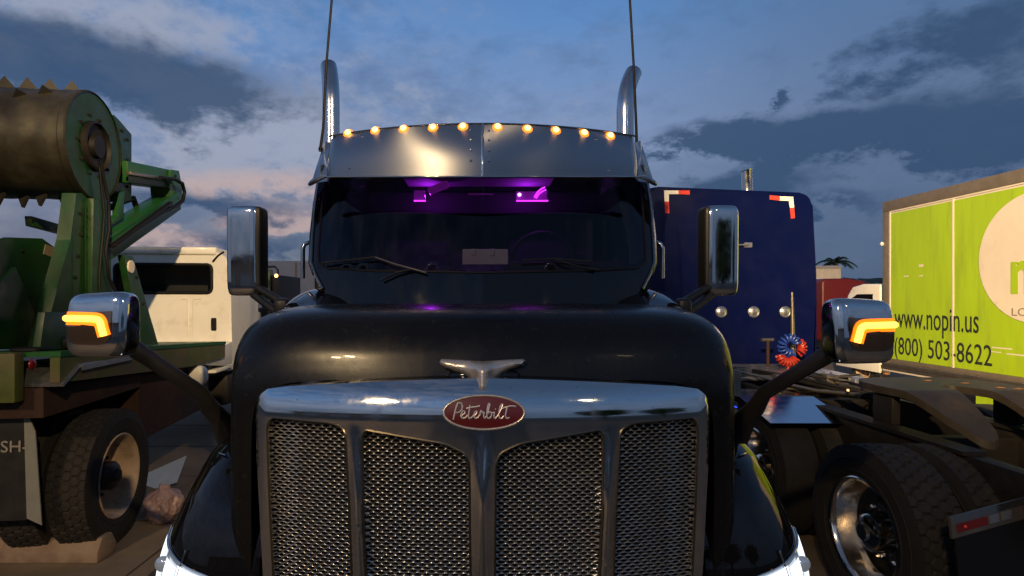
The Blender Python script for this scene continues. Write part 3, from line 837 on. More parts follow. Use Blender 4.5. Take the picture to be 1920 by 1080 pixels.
# --- mirrors on the hood with lit amber arrows
for s in (-1, 1):
    dyp = 0 if s < 0 else 12
    Yp = 2.20
    pc = at(905 + s * (710 if s < 0 else 702), 609 + dyp, Yp)
    def pod(a, b, s=s, pc=pc):
        return None
    bm = bmesh.new(); superell(bm, pc, (0.115, 0.064, 0.120), 0.34, 0.46, 56, 40)
    for v in bm.verts:
        d = (v.co - pc)
        v.co.z += -0.05 * d.y + (-s) * 0.0 - 0.06 * (d.x * s) * (1 if d.z > 0 else -0.35)
        if d.y < 0: v.co.y += 0.25 * (d.z) * 0.5 if d.z > 0 else 0
    hm = bm_obj('hood_mirror', bm, 'chrome', T, smooth=True, sharp=180, label='chrome hood mirror with lit amber arrow')
    # front face lookup: march towards the pod from the camera
    def face(dx_, dz_, off=0.0, pc=pc, s=s):
        ex = (2 / 0.46)
        k = max(0.0, 1 - (abs(dz_) / 0.120) ** (2 / 0.34))
        k = k ** (0.34 / 2)
        q = max(0.0, 1 - (abs(dx_) / (0.115 * k + 1e-6)) ** ex) ** (1 / ex)
        y = -0.064 * k * q
        yy = y + (0.125 * dz_ if dz_ > 0 else 0)
        return Vector((pc.x + dx_, pc.y + yy - off, pc.z + dz_ - 0.05 * y - 0.06 * (dx_ * s) * (1 if dz_ > 0 else -0.35)))
    def lens(a, b, s=s):
        lx = 0.103 - 0.170 * a                       # from the outer edge inwards
        top, bot = 0.046 - 0.03 * a * 0, -0.074 + 0.034 * abs(2 * a - 1) ** 5
        return face(s * lx, bot + (top - bot) * b, 0.002)
    ogrid('signal_lens', lens, 20, 12, 'smoked_lens', hm, sharp=180)
    path = [(0.107, 0.030), (0.07, 0.027), (0.025, 0.023), (-0.016, 0.018), (-0.030, 0.006), (-0.038, -0.018), (-0.044, -0.040)]
    pts = [face(s * a, b, 0.006) for a, b in sp([Vector(q) for q in path], 5)]
    otube('signal_strip', pts, 0.0120, 'signal_core', hm, seg=10)
    def halo(k, w):
        c_ = sp([Vector(q) for q in path], 5); i = min(int(k * (len(c_) - 1)), len(c_) - 2)
        p = c_[i].lerp(c_[i + 1], k * (len(c_) - 1) - i); d = (c_[i + 1] - c_[i]).normalized(); n = Vector((-d.y, d.x))
        q = p + n * w
        return face(s * q.x, q.y, 0.0045)
    ogrid('signal_halo', lambda a, b: halo(a, -0.024 + 0.048 * b), 30, 4, 'signal_lens', hm, sharp=180)  # glowing band painted round the strip as its orange halo
    # tapering arm down to the hood flank
    A0, A1, A2 = pc + Vector((-s * 0.085, 0.04, -0.09)), at(905 + s * 528, 737, 2.42), at(905 + s * 492, 785, 2.55)
    bm = bmesh.new(); tube(bm, [A0, A0.lerp(A1, 0.5), A1, (A1 + A2) / 2 + Vector((s * 0.01, 0, 0)), A2, A2 + Vector((-s * 0.03, 0.05, -0.14))], [0.034, 0.029, 0.030, 0.036, 0.045, 0.05], 14)
    bm_obj('mirror_arm', bm, 'black_plastic', hm, smooth=True)

# --- exhaust stacks and whip antennas
def stack(xb, yb, yt, Y, bend):
    a = at(xb, yb, Y); t = at(xb, yt, Y)
    pts = [Vector((a.x, Y, 1.4)), Vector((a.x, Y, a.z))]
    for k in range(9):
        u = k / 8
        pts.append(Vector((a.x + bend * 0.07 * u * u, Y + 0.16 * u * u, t.z - 0.36 * (1 - u) ** 1.0 + 0.03 * u)))
    bm = bmesh.new(); tube(bm, pts, 0.072, 20, cap=False)
    solidify(bm, 0.004)
    return bm_obj('exhaust_stack', bm, 'steel_stack', T, smooth=True, sharp=60)
stack(621, 262, 118, 5.0, -0.9)
stack(1172, 272, 130, 5.0, 1.6)
for pts in ([(600, 284), (606, 240), (612, 120), (622, 0), (626, -60)], [(1194, 282), (1193, 240), (1188, 120), (1181, 0), (1178, -60)]):
    an = otube('whip_antenna', [at(x, y, 3.78) for x, y in pts], [0.010, 0.009, 0.008, 0.008, 0.007], 'rubber_trim', T, seg=8)
    b0 = at(*pts[0], 3.78); otube('antenna_mount', [b0 + Vector((0, 0, 0.02)), Vector((b0.x * 0.97, 3.88, b0.z)), Vector((b0.x * 0.92, 3.99, b0.z - 0.02))], 0.014, 'rubber_trim', an, seg=8)

# --- inside the cab: dash, wheel, seats, purple lit console
obox('dashboard', (-0.94, 3.42, 1.86), (0.94, 3.95, 2.06), 'interior', T, bev=0.05, seg=3)
bm = bmesh.new(); box(bm, (0.15, 3.46, 2.05), (0.85, 3.75, 2.13), 0.035, 3); bm_obj('instrument_hood', bm, 'interior', T, smooth=True)
otube('steering_wheel', [Vector((0.40 + 0.21 * math.cos(2 * math.pi * k / 28), 3.98 - 0.09 * math.sin(2 * math.pi * k / 28), 2.16 + 0.185 * math.sin(2 * math.pi * k / 28))) for k in range(28)], 0.015, 'interior', T, seg=8, close=True)
for x in (-0.5, 0.45):
    obox('seat_back', (x - 0.26, 4.42, 1.4), (x + 0.26, 4.60, 2.36), 'interior', T, bev=0.07, seg=3)
ogrid('wash_curtain', lambda a, b: Vector((-0.9 + 1.8 * a, 4.80 + 0.02 * math.sin(a * 70), 1.4 + 1.28 * b)), 120, 2, 'glow_catcher', T, thick=0.004)  # pale backing put in to carry the purple haze
hc = obox('overhead_console', (-0.95, 4.12, 2.50), (0.95, 4.40, 2.66), 'interior', T, bev=0.03)
ogrid('glow_panel', lambda a, b: Vector((-0.50 + 0.95 * a, 3.66 + 0.46 * b, 2.672)), 4, 2, 'glow_catcher', T, thick=0.006)  # pale centre panel added to catch the purple glow
def emi(name, x0, y0, x1, y1, Y, m, d=0.01):
    a, b = at(x0, y1, Y), at(x1, y0, Y)
    return obox(name, (a.x, Y, a.z), (b.x, Y + d, b.z), m, hc)
emi('console_shelf', 776, 375, 798, 377.5, 3.80, 'purple_strip'); emi('console_pocket', 776, 357, 797, 374, 3.83, 'purple_glow_trim')
emi('console_rail', 878, 363, 925, 364.5, 3.82, 'purple_glow_trim'); emi('console_shelf', 968, 375, 1028, 377.5, 3.80, 'purple_strip')
emi('console_pocket', 968, 359, 1026, 374, 3.83, 'purple_glow_trim')
otube('console_cable', [at(1002, 370, 3.81), at(1008, 360, 3.81), at(1015, 354, 3.81), at(1022, 351, 3.81)], 0.006, 'purple_strip', hc, seg=6)  # cables given the purple cab glow as emission
otube('console_cable', [at(1005, 372, 3.81), at(1011, 363, 3.81), at(1018, 358, 3.81), at(1024, 356, 3.81)], 0.005, 'purple_strip', hc, seg=6)
dome('dome_light', at(974, 365, 3.80), (0, -1, 0), 0.012, 0.006, 'purple_spot', hc)
bm = bmesh.new(); box(bm, (-0.07, -0.03, -0.022), (0.07, 0.03, 0.022), 0.015, 3, Matrix.Translation(at(822, 352, 3.80)) @ Matrix.Rotation(R(-22), 4, 'Y'))
bm_obj('visor_camera', bm, 'purple_glow_trim', hc, smooth=True)
for x in (-0.36, 0.29):
    ip = bpy.data.lights.new('cab_light', 'POINT'); ip.energy = 3.8; ip.shadow_soft_size = 0.012; ip.color = (0.50, 0.02, 1.0)
    ipo = bpy.data.objects.new('cab_light', ip); col.objects.link(ipo); ipo.location = (x, 3.90, 2.585); ipo.parent = hc; ipo.matrix_parent_inverse = WM[hc].inverted()
# things lying on the dash
bm = bmesh.new(); a, b = at(867, 488, 3.46), at(953, 467, 3.46)
box(bm, (a.x, 3.46, 2.137 - 0.03), (b.x, 3.475, b.z), 0.004, 1)
pf = thing('document_tray', (0.02, 3.46, 2.1), 'pale green paper folder propped on the dashboard behind the windshield', 'folder')
bm_obj('folder', bm, 'paper', pf, smooth=True)
for x in (888, 923):
    p = at(x, 473, 3.455); obox('clip', (p.x - 0.012, 3.452, p.z - 0.018), (p.x + 0.012, 3.459, p.z + 0.02), 'paper', pf, bev=0.002)

# ================================================================== wheels
def tyre_mesh(bm, c, axis, r, w, tread=0.0, seg=96):
    """tyre as one skin: side walls plus a blocky tread; axis points to the outer side"""
    hw = w / 2
    prof = [(r * 0.585, hw * 0.62), (r * 0.60, hw * 0.82), (r * 0.66, hw * 0.95), (r * 0.685, hw * 0.96), (r * 0.69, hw * 0.985), (r * 0.70, hw * 0.985), (r * 0.705, hw * 0.965), (r * 0.78, hw * 1.0), (r * 0.83, hw * 1.0), (r * 0.835, hw * 1.015), (r * 0.85, hw * 1.015), (r * 0.855, hw * 0.995), (r * 0.885, hw * 0.985), (r * 0.94, hw * 0.93)]
    axis = Vector(axis).normalized()
    u = axis.cross(Vector((0, 0, 1))).normalized(); q = axis.cross(u); c = Vector(c)
    nt = 36 if tread else 6
    rows = [(rr, h) for rr, h in prof] + [(None, hw * 0.90 - 2 * hw * 0.90 * k / nt) for k in range(nt + 1)] + [(rr, -h) for rr, h in prof[::-1]]
    n = seg * 5 if tread else seg
    rings = []
    for k in range(n):
        t = 2 * math.pi * k / n; ring = []
        for rr, h in rows:
            if rr is None:
                rr = r * (1 - 0.012 * (h / hw) ** 2)
                if tread:
                    nb = 46; px_, py_ = t / (2 * math.pi) * nb, h / (w * 0.9) * 4.0
                    d = 9; d2 = 9                      # staggered six-sided blocks: distance to the two nearest centres
                    for jj in range(-3, 4):
                        ox = 0.5 if jj % 2 else 0.0
                        cxk = round(px_ - ox) + ox
                        for dd in (-1, 0, 1):
                            e = math.hypot((px_ - cxk - dd) * 1.0, (py_ - jj * 0.9) * 1.0)
                            if e < d: d, d2 = e, d
                            elif e < d2: d2 = e
                    gap = d2 - d
                    g_ = max(0.0, min(1.0, (gap - 0.07) / 0.10))
                    rr -= tread * (1 - g_)
            ring.append(bm.verts.new(c + axis * h + (u * math.cos(t) + q * math.sin(t)) * rr))
        rings.append(ring)
    for k in range(n):
        A, B = rings[k], rings[(k + 1) % n]
        for j in range(len(rows) - 1): bm.faces.new((A[j], A[j + 1], B[j + 1], B[j]))
def wheel(parent, c, axis, r, w, rim_m, dual=True, tread=0.0, gap=0.06, dish=0.17):
    """c is the centre of the outer face"""
    axis = Vector(axis).normalized(); c = Vector(c)
    bm = bmesh.new(); tyre_mesh(bm, c - axis * w / 2, axis, r, w, tread)
    ty = bm_obj('wheel', bm, 'tyre', parent, smooth=True, sharp=30)
    if dual:
        bm = bmesh.new(); tyre_mesh(bm, c - axis * (w * 1.5 + gap), axis, r, w, tread)
        bm_obj('inner_wheel', bm, 'tyre', parent, smooth=True, sharp=30)
    R0 = r * 0.60
    prof = [(R0 * 1.03, -w * 0.10), (R0 * 1.045, -w * 0.04), (R0 * 1.02, -w * 0.02), (R0 * 0.97, -w * 0.06), (R0 * 0.95, -w * 0.18), (R0 * 0.90, -dish * 0.75), (R0 * 0.86, -dish * 0.95), (R0 * 0.80, -dish), (R0 * 0.42, -dish * 0.95), (R0 * 0.40, -dish * 1.05), (0, -dish * 1.05)]
    rm = olathe('rim', prof, c, axis, rim_m, ty, seg=64, sharp=45)
    hp = [(R0 * 0.36, -dish * 1.04), (R0 * 0.35, -dish * 0.35), (R0 * 0.30, -dish * 0.25), (R0 * 0.16, -dish * 0.2), (R0 * 0.15, -dish * 0.1), (0, -dish * 0.08)]
    olathe('hub', hp, c, axis, 'hub_dark' if rim_m == 'rim_painted' else 'rim_polished', ty, seg=32)
    u = axis.cross(Vector((0, 0, 1))).normalized(); q = axis.cross(u)
    for k in range(10):
        t = 2 * math.pi * k / 10
        p = c + (u * math.cos(t) + q * math.sin(t)) * R0 * 0.56 - axis * dish
        olathe('lug_nut', [(0.020, -0.004), (0.020, 0.012), (0.014, 0.014), (0.012, 0.035), (0, 0.037)], p, axis, 'hub_dark' if rim_m == 'rim_painted' else 'rim_polished', ty, seg=6, sharp=30)
    return ty

wheel(T, (-1.16, 2.95, 0.52), (-1, 0, 0), 0.52, 0.30, 'rim_polished', dual=False)
wheel(T, (1.16, 2.95, 0.52), (1, 0, 0), 0.52, 0.30, 'rim_polished', dual=False)

# ================================================================== BLUE SEMI TRUCK (rear view, to the right)
B = thing('semi_truck', (3.25, 5.0, 0), 'dark blue sleeper semi truck seen from behind, with bare chassis and fifth wheel', 'truck')
SY = 7.75
sl, sr = at(1206, 0, SY).x, at(1531, 0, SY).x
bm = bmesh.new()
zt0, zt1, zb = at(0, 349, SY).z, at(0, 362, SY).z, at(0, 688, SY).z
prof = roundpoly([(sl, zb), (sr, zb), (sr - 0.0, 2.2), (sr - 0.06, zt1), (sl + 0.03, zt0), (sl, 2.2)], [0.03, 0.03, 0.3, 0.16, 0.16, 0.3], 6)
prism(bm, [(x, SY, z) for x, z in prof], (0, 2.3, 0))
front_edges = [e for e in bm.edges if all(abs(v.co.y - SY) < 1e-4 for v in e.verts)]
bmesh.ops.bevel(bm, geom=front_edges, offset=0.05, segments=4, profile=0.6, affect='EDGES')
sb = bm_obj('sleeper', bm, 'blue_paint', B, smooth=True, sharp=40)
obox('cab', (sl + 0.1, SY + 2.31, 0.9), (sr - 0.1, SY + 3.6, 2.9), 'blue_paint', B, bev=0.1)
obox('hood', (sl + 0.3, SY + 3.61, 0.8), (sr - 0.3, SY + 5.4, 1.9), 'blue_paint', B, bev=0.15)
def plate(name, x0, y0, x1, y1, Y, m, parent, d=0.004, off=0.003, **k):
    a, b = at(x0, y1, Y), at(x1, y0, Y)
    return obox(name, (a.x, Y - off - d, a.z), (b.x, Y - off, b.z), m, parent, **k)
tp = sb
for pts, m in (([(1245, 357), (1272, 357), (1272, 364), (1254, 364), (1254, 378), (1246, 378)], 'tape_white'), ([(1272, 357), (1293, 357), (1293, 365), (1272, 364)], 'tape_red'), ([(1246, 378), (1254, 378), (1255, 400), (1247, 400)], 'tape_red'),
               ([(1462, 368), (1487, 369), (1489, 389), (1481, 390), (1479, 377), (1462, 376)], 'tape_white'), ([(1443, 366), (1462, 368), (1462, 376), (1443, 374)], 'tape_red'), ([(1481, 390), (1489, 389), (1490, 409), (1483, 410)], 'tape_red')):
    oprism('reflective_tape', [at(x, y, SY - 0.002) for x, y in pts], (0, -0.004, 0), m, sb)
for x in (1352, 1413, 1472):
    p = at(x, 585, SY)
    olathe('round_lamp', [(0.075, 0), (0.075, 0.012), (0.062, 0.022), (0.052, 0.014), (0.048, 0.016), (0.02, 0.024), (0, 0.025)], p, (0, -1, 0), 'aluminium', B, seg=28)
otube('latch_handle', [at(1379, 459, SY - 0.03), at(1404, 459, SY - 0.03)], 0.012, 'aluminium', B)
plate('latch_plate', 1395, 455, 1409, 464, SY, 'aluminium', B, d=0.02)
st = [(1401, 360), (1401, 318)]
bm = bmesh.new(); tube(bm, [at(1401, 362, 8.6), at(1400, 322, 8.6), at(1399, 319, 8.6)], [0.075, 0.075, 0.088], 18); bm_obj('exhaust_stack', bm, 'steel_stack', B, smooth=True)
otube('hose_post', [at(1485, 548, 7.3), at(1486, 600, 7.3), at(1487, 660, 7.3), at(1487, 720, 7.3)], [0.012, 0.022, 0.030, 0.03], 'rail_metal', B)
otube('tee_post', [at(1440, 690, 7.3), at(1440, 640, 7.3)], 0.020, 'rust_brown', B)
otube('tee_bar', [at(1428, 637, 7.3), at(1450, 637, 7.3)], 0.022, 'rail_metal', B)
def coil(name, c, r, turns, m, Y, a0, a1):
    pts = []
    n = turns * 10
    for k in range(n + 1):
        u = k / n; t = a0 + (a1 - a0) * u; ph = 2 * math.pi * turns * u
        rr = r + 0.045 * math.cos(ph)
        pts.append(at(c[0], c[1], Y) + Vector((rr * math.cos(t), 0.045 * math.sin(ph), rr * math.sin(t) - 0.25 * (rr * math.cos(t)) ** 2)))
    return otube(name, pts, 0.014, m, B, seg=6)
coil('air_hose', (1481, 648), 0.095, 12, 'hose_blue', 7.15, R(300), R(20))
coil('air_hose', (1478, 664), 0.10, 8, 'hose_red', 7.05, R(190), R(330))
coil('air_hose', (1494, 652), 0.07, 5, 'hose_red', 7.2, R(-60), R(60))
otube('air_line', [at(1478, 676, 7.05), at(1477, 700, 7.05), at(1470, 715, 6.9)], 0.014, 'hose_red', B)
# chassis
for x in (2.78, 3.62):
    obox('frame_rail', (x - 0.05, 2.75, 0.72), (x + 0.05, 8.0, 1.02), 'frame_dark', B, bev=0.008)
for y in (2.8, 3.9, 5.4, 6.6):
    obox('crossmember', (2.835, y, 0.76), (3.565, y + 0.10, 0.98), 'frame_dark', B, bev=0.006)
obox('deck_plate', (2.35, 6.3, 1.03), (4.1, 7.6, 1.07), 'aluminium', B, bev=0.005)
obox('step_plate', (2.15, 6.5, 1.0), (2.35, 6.95, 1.06), 'white_cab', B, bev=0.01)
obox('battery_box', (2.15, 6.9, 0.55), (2.75, 7.6, 0.95), 'alu_mirror', B, bev=0.02)
for zz, r_ in ((1.10, 0.02), (1.13, 0.016)):
    otube('air_pipe', [(2.95, 6.4, zz), (3.0, 5.6, zz + 0.03), (3.15, 5.0, zz), (3.3, 4.75, zz - 0.03)], r_, 'frame_dark', B)
otube('brake_line', [(3.45, 6.4, 1.12), (3.4, 5.5, 1.10), (3.5, 4.8, 1.08)], 0.012, 'rail_metal', B)
rnd = random.Random(3)
for k in range(9):
    x0 = rnd.uniform(2.5, 3.9); pts = [Vector((x0, 6.5, 1.09))]
    for j in range(1, 6): pts.append(Vector((x0 + rnd.uniform(-0.2, 0.2) + (3.2 - x0) * j / 7, 6.5 - j * 0.34, 1.09 + rnd.uniform(-0.02, 0.07))))
    otube('cable', [p for a, b in zip(pts, pts[1:]) for p in (a, a.lerp(b, 0.5))] + [pts[-1]], rnd.uniform(0.008, 0.016), rnd.choice(('frame_dark', 'rubber_trim', 'rail_metal')), B, seg=6)
for k in range(7):
    x0, y_ = rnd.uniform(2.45, 3.9), rnd.uniform(5.2, 6.9); h_ = rnd.uniform(0.05, 0.14)
    obox('valve', (x0, y_, 1.072 if y_ > 6.3 else 1.0), (x0 + rnd.uniform(0.06, 0.16), y_ + 0.1, 1.08 + h_), rnd.choice(('frame_dark', 'aluminium', 'rail_metal')), B, bev=0.012)
otube('exhaust_elbow', [(2.3, 7.3, 0.9), (2.3, 7.15, 1.1), (2.35, 7.12, 1.25)], 0.05, 'rail_metal', B)
obox('axle_housing', (2.5, 3.38, 0.42), (3.9, 3.62, 0.62), 'frame_dark', B, bev=0.05)
obox('axle_housing', (2.5, 4.74, 0.42), (3.9, 4.98, 0.62), 'frame_dark', B, bev=0.05)
for k, y in enumerate((3.5, 4.86)):
    wheel(B, (2.24, y, 0.515), (-1, 0, 0), 0.515, 0.285, 'rim_polished', dual=True, tread=0.014 if k == 0 else 0.0)
    wheel(B, (4.30, y, 0.515), (1, 0, 0), 0.515, 0.285, 'rim_polished', dual=True)
# air spring and shock between the frame and the axle
olathe('air_spring', [(0.13, 0), (0.145, 0.04), (0.12, 0.08), (0.145, 0.12), (0.12, 0.16), (0.13, 0.2)], (3.1, 3.1, 0.5), (0, 0, 1), 'tyre', B, seg=24)
# fifth wheel: plate with a throat and two sloping ramps
FY = 4.1; FX = 3.25; FZ = 1.30
hl5 = [(0.0, 0.02), (0.05, 0.0), (0.085, -0.12), (0.13, -0.34), (0.17, -0.60), (0.22, -0.65), (0.30, -0.63), (0.40, -0.46), (0.47, -0.24), (0.49, 0.0), (0.47, 0.22), (0.38, 0.38), (0.22, 0.44), (0.0, 0.45)]
pl = hl5 + [(-a, b) for a, b in hl5[::-1][1:-1]]
v5, f5_ = sheet(roundpoly(pl, 0.04, 3), [], 0.045)
bm = bmesh.new()
def f5z(y): return FZ - (0.75 * max(0, -0.22 - y) ** 1.35)
V5 = [bm.verts.new((FX + p[0], FY + p[1], f5z(p[1]))) for p in v5]
for t in f5_: bm.faces.new([V5[i] for i in t])
ret = bmesh.ops.extrude_face_region(bm, geom=bm.faces[:])
for q in [g_ for g_ in ret['geom'] if isinstance(g_, bmesh.types.BMVert)]: q.co.z -= 0.05
f5 = bm_obj('fifth_wheel', bm, 'fifth_steel', B, smooth=True, sharp=45)
for s in (-1, 1):
    obox('bracket', (min(FX + s * 0.40, FX + s * 0.46), FY - 0.1, 1.046), (max(FX + s * 0.40, FX + s * 0.46), FY + 0.1, FZ - 0.06), 'frame_dark', f5, bev=0.01)
for a, b in ((0.05, 0.25), (0.22, 0.12), (0.36, -0.15), (0.28, -0.1)):
    bm = bmesh.new(); superell(bm, (FX + a, FY + b, FZ + 0.001), (0.03, 0.02, 0.004), 1, 1, 12, 8); bm_obj('grease_patch', bm, 'grease', f5, smooth=True)
obox('slider_rail', (2.70, 3.3, 1.021), (2.84, 5.0, 1.045), 'frame_dark', B)
obox('slider_rail', (3.55, 3.3, 1.021), (3.69, 5.0, 1.045), 'frame_dark', B)
# polished half fender over the front drive axle
hf = thing_ = None
pf_ = [(4.62, 1.085), (4.55, 1.075), (5.35, 1.13), (5.6, 1.13), (6.1, 1.0)]
def hfen(a, b):
    x = 2.17 + 0.62 * a
    ys = [4.42, 4.95, 5.55, 6.0]; zs = [0.97, 1.085, 1.055, 0.90]
    k = b * 3; i = min(int(k), 2); u = k - i
    return Vector((x, ys[i] + (ys[i + 1] - ys[i]) * u, zs[i] + (zs[i + 1] - zs[i]) * u))
ogrid('half_fender', hfen, 4, 3, 'alu_mirror', B, thick=0.006, sharp=10)
obox('fender_lip', (2.150, 4.95, 1.0), (2.162, 5.60, 1.03), 'alu_mirror', B, bev=0.003)
otube('thin_strip', [(2.148, 4.96, 0.99), (2.148, 5.60, 0.99)], 0.006, 'blue_lit_edge', B, seg=6)  # blue-lit fender edge put in as a glowing strip
# mud flap hanger with reflectors, flap below
ha, hb = at(1779, 988, 2.78), at(2010, 925, 3.0)
d_ = (hb - ha).normalized(); upv = Vector((0, 0.15, 1)).normalized()
def hq(u0, u1, v0, v1, off, m, name, th=0.004, parent=B):
    n = d_.cross(upv).normalized() 
    if n.y > 0: n = -n
    L = (hb - ha).length
    P = [ha + d_ * L * u + upv * v + n * off for u, v in ((u0, v0), (u1, v0), (u1, v1), (u0, v1))]
    return oprism(name, P, n * th, m, parent)
hg = hq(0, 1, -0.052, 0.045, 0.0, 'rail_metal', 'flap_hanger', 0.012)
hq(0.01, 1, 0.015, 0.046, 0.0125, 'alu_mirror', 'hanger_face', 0.003, hg)
for u0, u1, m in ((0.04, 0.27, 'red_reflector'), (0.29, 0.36, 'aluminium'), (0.39, 0.46, 'aluminium'), (0.56, 0.78, 'red_reflector'), (0.80, 0.95, 'tape_white')):
    hq(u0, u1, -0.030, 0.008, 0.0125, m, 'reflector', 0.004, hg)
for u in (0.10, 0.6):
    dome('bolt', ha + d_ * (hb - ha).length * u + Vector((0, -0.02, -0.008)), (0, -1, 0), 0.008, 0.006, 'tape_red', hg, seg=8)
hq(0.02, 1, -0.80, -0.054, 0.003, 'rubber_trim', 'mud_flap', 0.008)

# ================================================================== LIME BOX TRUCK
BX = 8.05
K = thing('box_truck', (9.2, 10, 0), 'lime green box truck with white circle and black web address lettering on its side', 'truck')
def bxp(x, y): Y = BX * F / (x - CX); return Y, CZ + (CY - y) / F * Y
yF = bxp(1658, 0)[0]; zT, zB = 3.84, 0.60
obox('box_body', (BX, 4.0, 0.50), (BX + 2.5, yF, zT), 'box_white', K, bev=0.01)
obox('top_rail', (BX - 0.03, 4.0, zT - 0.19), (BX - 0.001, yF + 0.012, zT + 0.015), 'box_rail', K, bev=0.008)
obox('corner_post', (BX - 0.025, yF - 0.17, 0.4), (BX - 0.002, yF + 0.015, zT - 0.192), 'box_rail', K, bev=0.008)
pz0, pz1 = 0.745, zT - 0.25
cir = (8.53, 2.52, 0.965)
seams = [yF - 0.20, 10.02, 8.30, 6.6, 5.0]
for i in range(4):
    y1, y0 = seams[i] - 0.01, seams[i + 1] + 0.03
    obox('side_panel', (BX - 0.010, y0, pz0), (BX - 0.001, y1, pz1), 'lime', K)
    obox('panel_trim', (BX - 0.018, y0 - 0.045, pz0 - 0.02), (BX - 0.0015, y0 - 0.005, pz1 + 0.03), 'box_white', K, bev=0.003)
obox('panel_trim', (BX - 0.018, seams[0] + 0.0, pz0 - 0.02), (BX - 0.0015, seams[0] + 0.03, pz1 + 0.03), 'box_white', K, bev=0.003)
obox('panel_edge', (BX - 0.014, 4.0, pz1 + 0.032), (BX - 0.0012, seams[0] + 0.03, pz1 + 0.065), 'box_white', K)
for z0, z1, m, o_ in ((0.665, 0.74, 'box_rail', 0.02), (0.58, 0.655, 'rail_metal', 0.045), (0.52, 0.572, 'rail_metal', 0.03), (0.485, 0.515, 'box_white', 0.03)):
    obox('bottom_rail', (BX - o_, 4.0, z0), (BX - 0.0011, yF + 0.01, z1), m, K, bev=0.006)
obox('side_skirt', (BX + 0.02, 4.0, 0.18), (BX + 0.05, 9.6, 0.484), 'lime', K)
n_ = 64
oprism('white_circle', [(BX - 0.0105, cir[0] + cir[2] * math.cos(2 * math.pi * k / n_), cir[1] + cir[2] * math.sin(2 * math.pi * k / n_)) for k in range(n_)], (-0.010, 0, 0), 'box_white', K)
def side_text(name, me, Y, z, off, m):
    M = Matrix(((0, 0, -1, BX - off), (-1, 0, 0, Y), (0, 1, 0, z), (0, 0, 0, 1)))
    me.transform(M)
    return me_obj(name, me, m, K)
yA = bxp(1679, 0)[0]
side_text('web_address', fit_text('www.nopin.us', yA - bxp(1837, 0)[0], 0.265, 0.0, 'x'), yA, 1.36, 0.016, 'letter_dark')
side_text('phone_number', fit_text('(800) 503-8622', yA - bxp(1862, 0)[0], 0.335, 0.0, '0'), yA, 0.85, 0.016, 'letter_dark')
side_text('logo_letter', fit_text('n', 0.34, 0.42, 0.035, 'x'), bxp(1898, 0)[0], 2.02, 0.024, 'lime')
side_text('logo_caption', fit_text('LO', 0.26, 0.115, 0.0, 'L'), bxp(1900, 0)[0], 1.66, 0.024, 'letter_grey')
for (x, y, w, h) in ((1700, 518, 0.12, 0.02), (1728, 517, 0.10, 0.02), (1728, 498, 0.10, 0.05), (1880, 653, 0.35, 0.02), (1905, 665, 0.30, 0.02), (1868, 660, 0.2, 0.015)):
    Y, z = bxp(x, y)
    obox('scuff_mark', (BX - 0.0115, Y - w / 2, z - h / 2), (BX - 0.0102, Y + w / 2, z + h / 2), 'box_white', K)
for y in (346, 336):
    pass
dome('marker_lamp', Vector((BX - 0.03, yF + 0.02, 3.02)), (-1, -0.4, 0), 0.04, 0.03, 'tape_white', K)
dome('marker_lamp', Vector((BX - 0.045, yF - 0.12, 0.52 - 0.12)), (-0.6, -0.8, 0), 0.045, 0.03, 'rust_orange', K)
# low cab ahead of the box
cabp = [(12.02, 0.42), (12.02, 2.22), (12.6, 2.24), (12.95, 2.18), (13.12, 2.0), (13.35, 1.35), (13.45, 1.1), (13.45, 0.42)]
bm = bmesh.new(); prism(bm, [(BX + 0.10, y, z) for y, z in cabp], (2.0, 0, 0))
bmesh.ops.bevel(bm, geom=bm.edges[:], offset=0.05, segments=3, profile=0.6, affect='EDGES'); bm_obj('cab', bm, 'white_cab', K, smooth=True)
oprism('side_window', [(BX + 0.098, y, z) for y, z in ((12.25, 1.45), (12.25, 2.02), (12.75, 2.02), (13.02, 1.9), (13.18, 1.45))], (-0.006, 0, 0), 'paint_black_gloss', K)
oprism('bumper', [(BX + 0.08, y, z) for y, z in ((12.03, 0.40), (12.03, 0.58), (13.5, 0.58), (13.5, 0.40))], (0.05, 0, 0), 'white_cab', K, bev=0.01)
wheel(K, (BX + 0.2, 12.75, 0.40), (-1, 0, 0), 0.40, 0.22, 'rim_painted', dual=False)
for s, y in ((-1, 6.2),):
    wheel(K, (BX + 0.15, y, 0.42), (-1, 0, 0), 0.42, 0.24, 'rim_painted', dual=True)

# ================================================================== FLATBED TRUCK WITH WHITE CAB (left, rear view, turned a little)
AL = R(7.0)
LO = Vector((-2.84, 4.62, 0))
FRAME = Matrix.Translation(LO) @ Matrix.Rotation(AL, 4, 'Z')
ca, sa = math.cos(AL), math.sin(AL)
def Lx(px_, py_, xl):                              # local point on the plane x = xl
    k = (px_ - CX) / F
    yl = (k * (LO.y + xl * sa) - LO.x - xl * ca) / (-sa - k * ca)
    Y = LO.y + xl * sa + yl * ca
    return Vector((xl, yl, CZ + (CY - py_) / F * Y))
def Ly(px_, py_, yl):                              # local point on the plane y = yl
    k = (px_ - CX) / F
    xl = (k * (LO.y + yl * ca) - LO.x + yl * sa) / (ca - k * sa)
    Y = LO.y + xl * sa + yl * ca
    return Vector((xl, yl, CZ + (CY - py_) / F * Y))
W = thing('flatbed_truck', (-1.2, 1.5, 0), 'work truck with white cab and olive green flatbed, seen from behind', 'truck')
wheel(W, (0.0, 0.0, 0.52), (1, 0, 0), 0.52, 0.28, 'rim_painted', dual=True, dish=0.20, tread=0.010)
wheel(W, (-2.40, 0.0, 0.52), (-1, 0, 0), 0.52, 0.28, 'rim_painted', dual=True, dish=0.20)
obox('axle', (-2.1, -0.1, 0.42), (-0.3, 0.1, 0.62), 'frame_dark', W, bev=0.04)
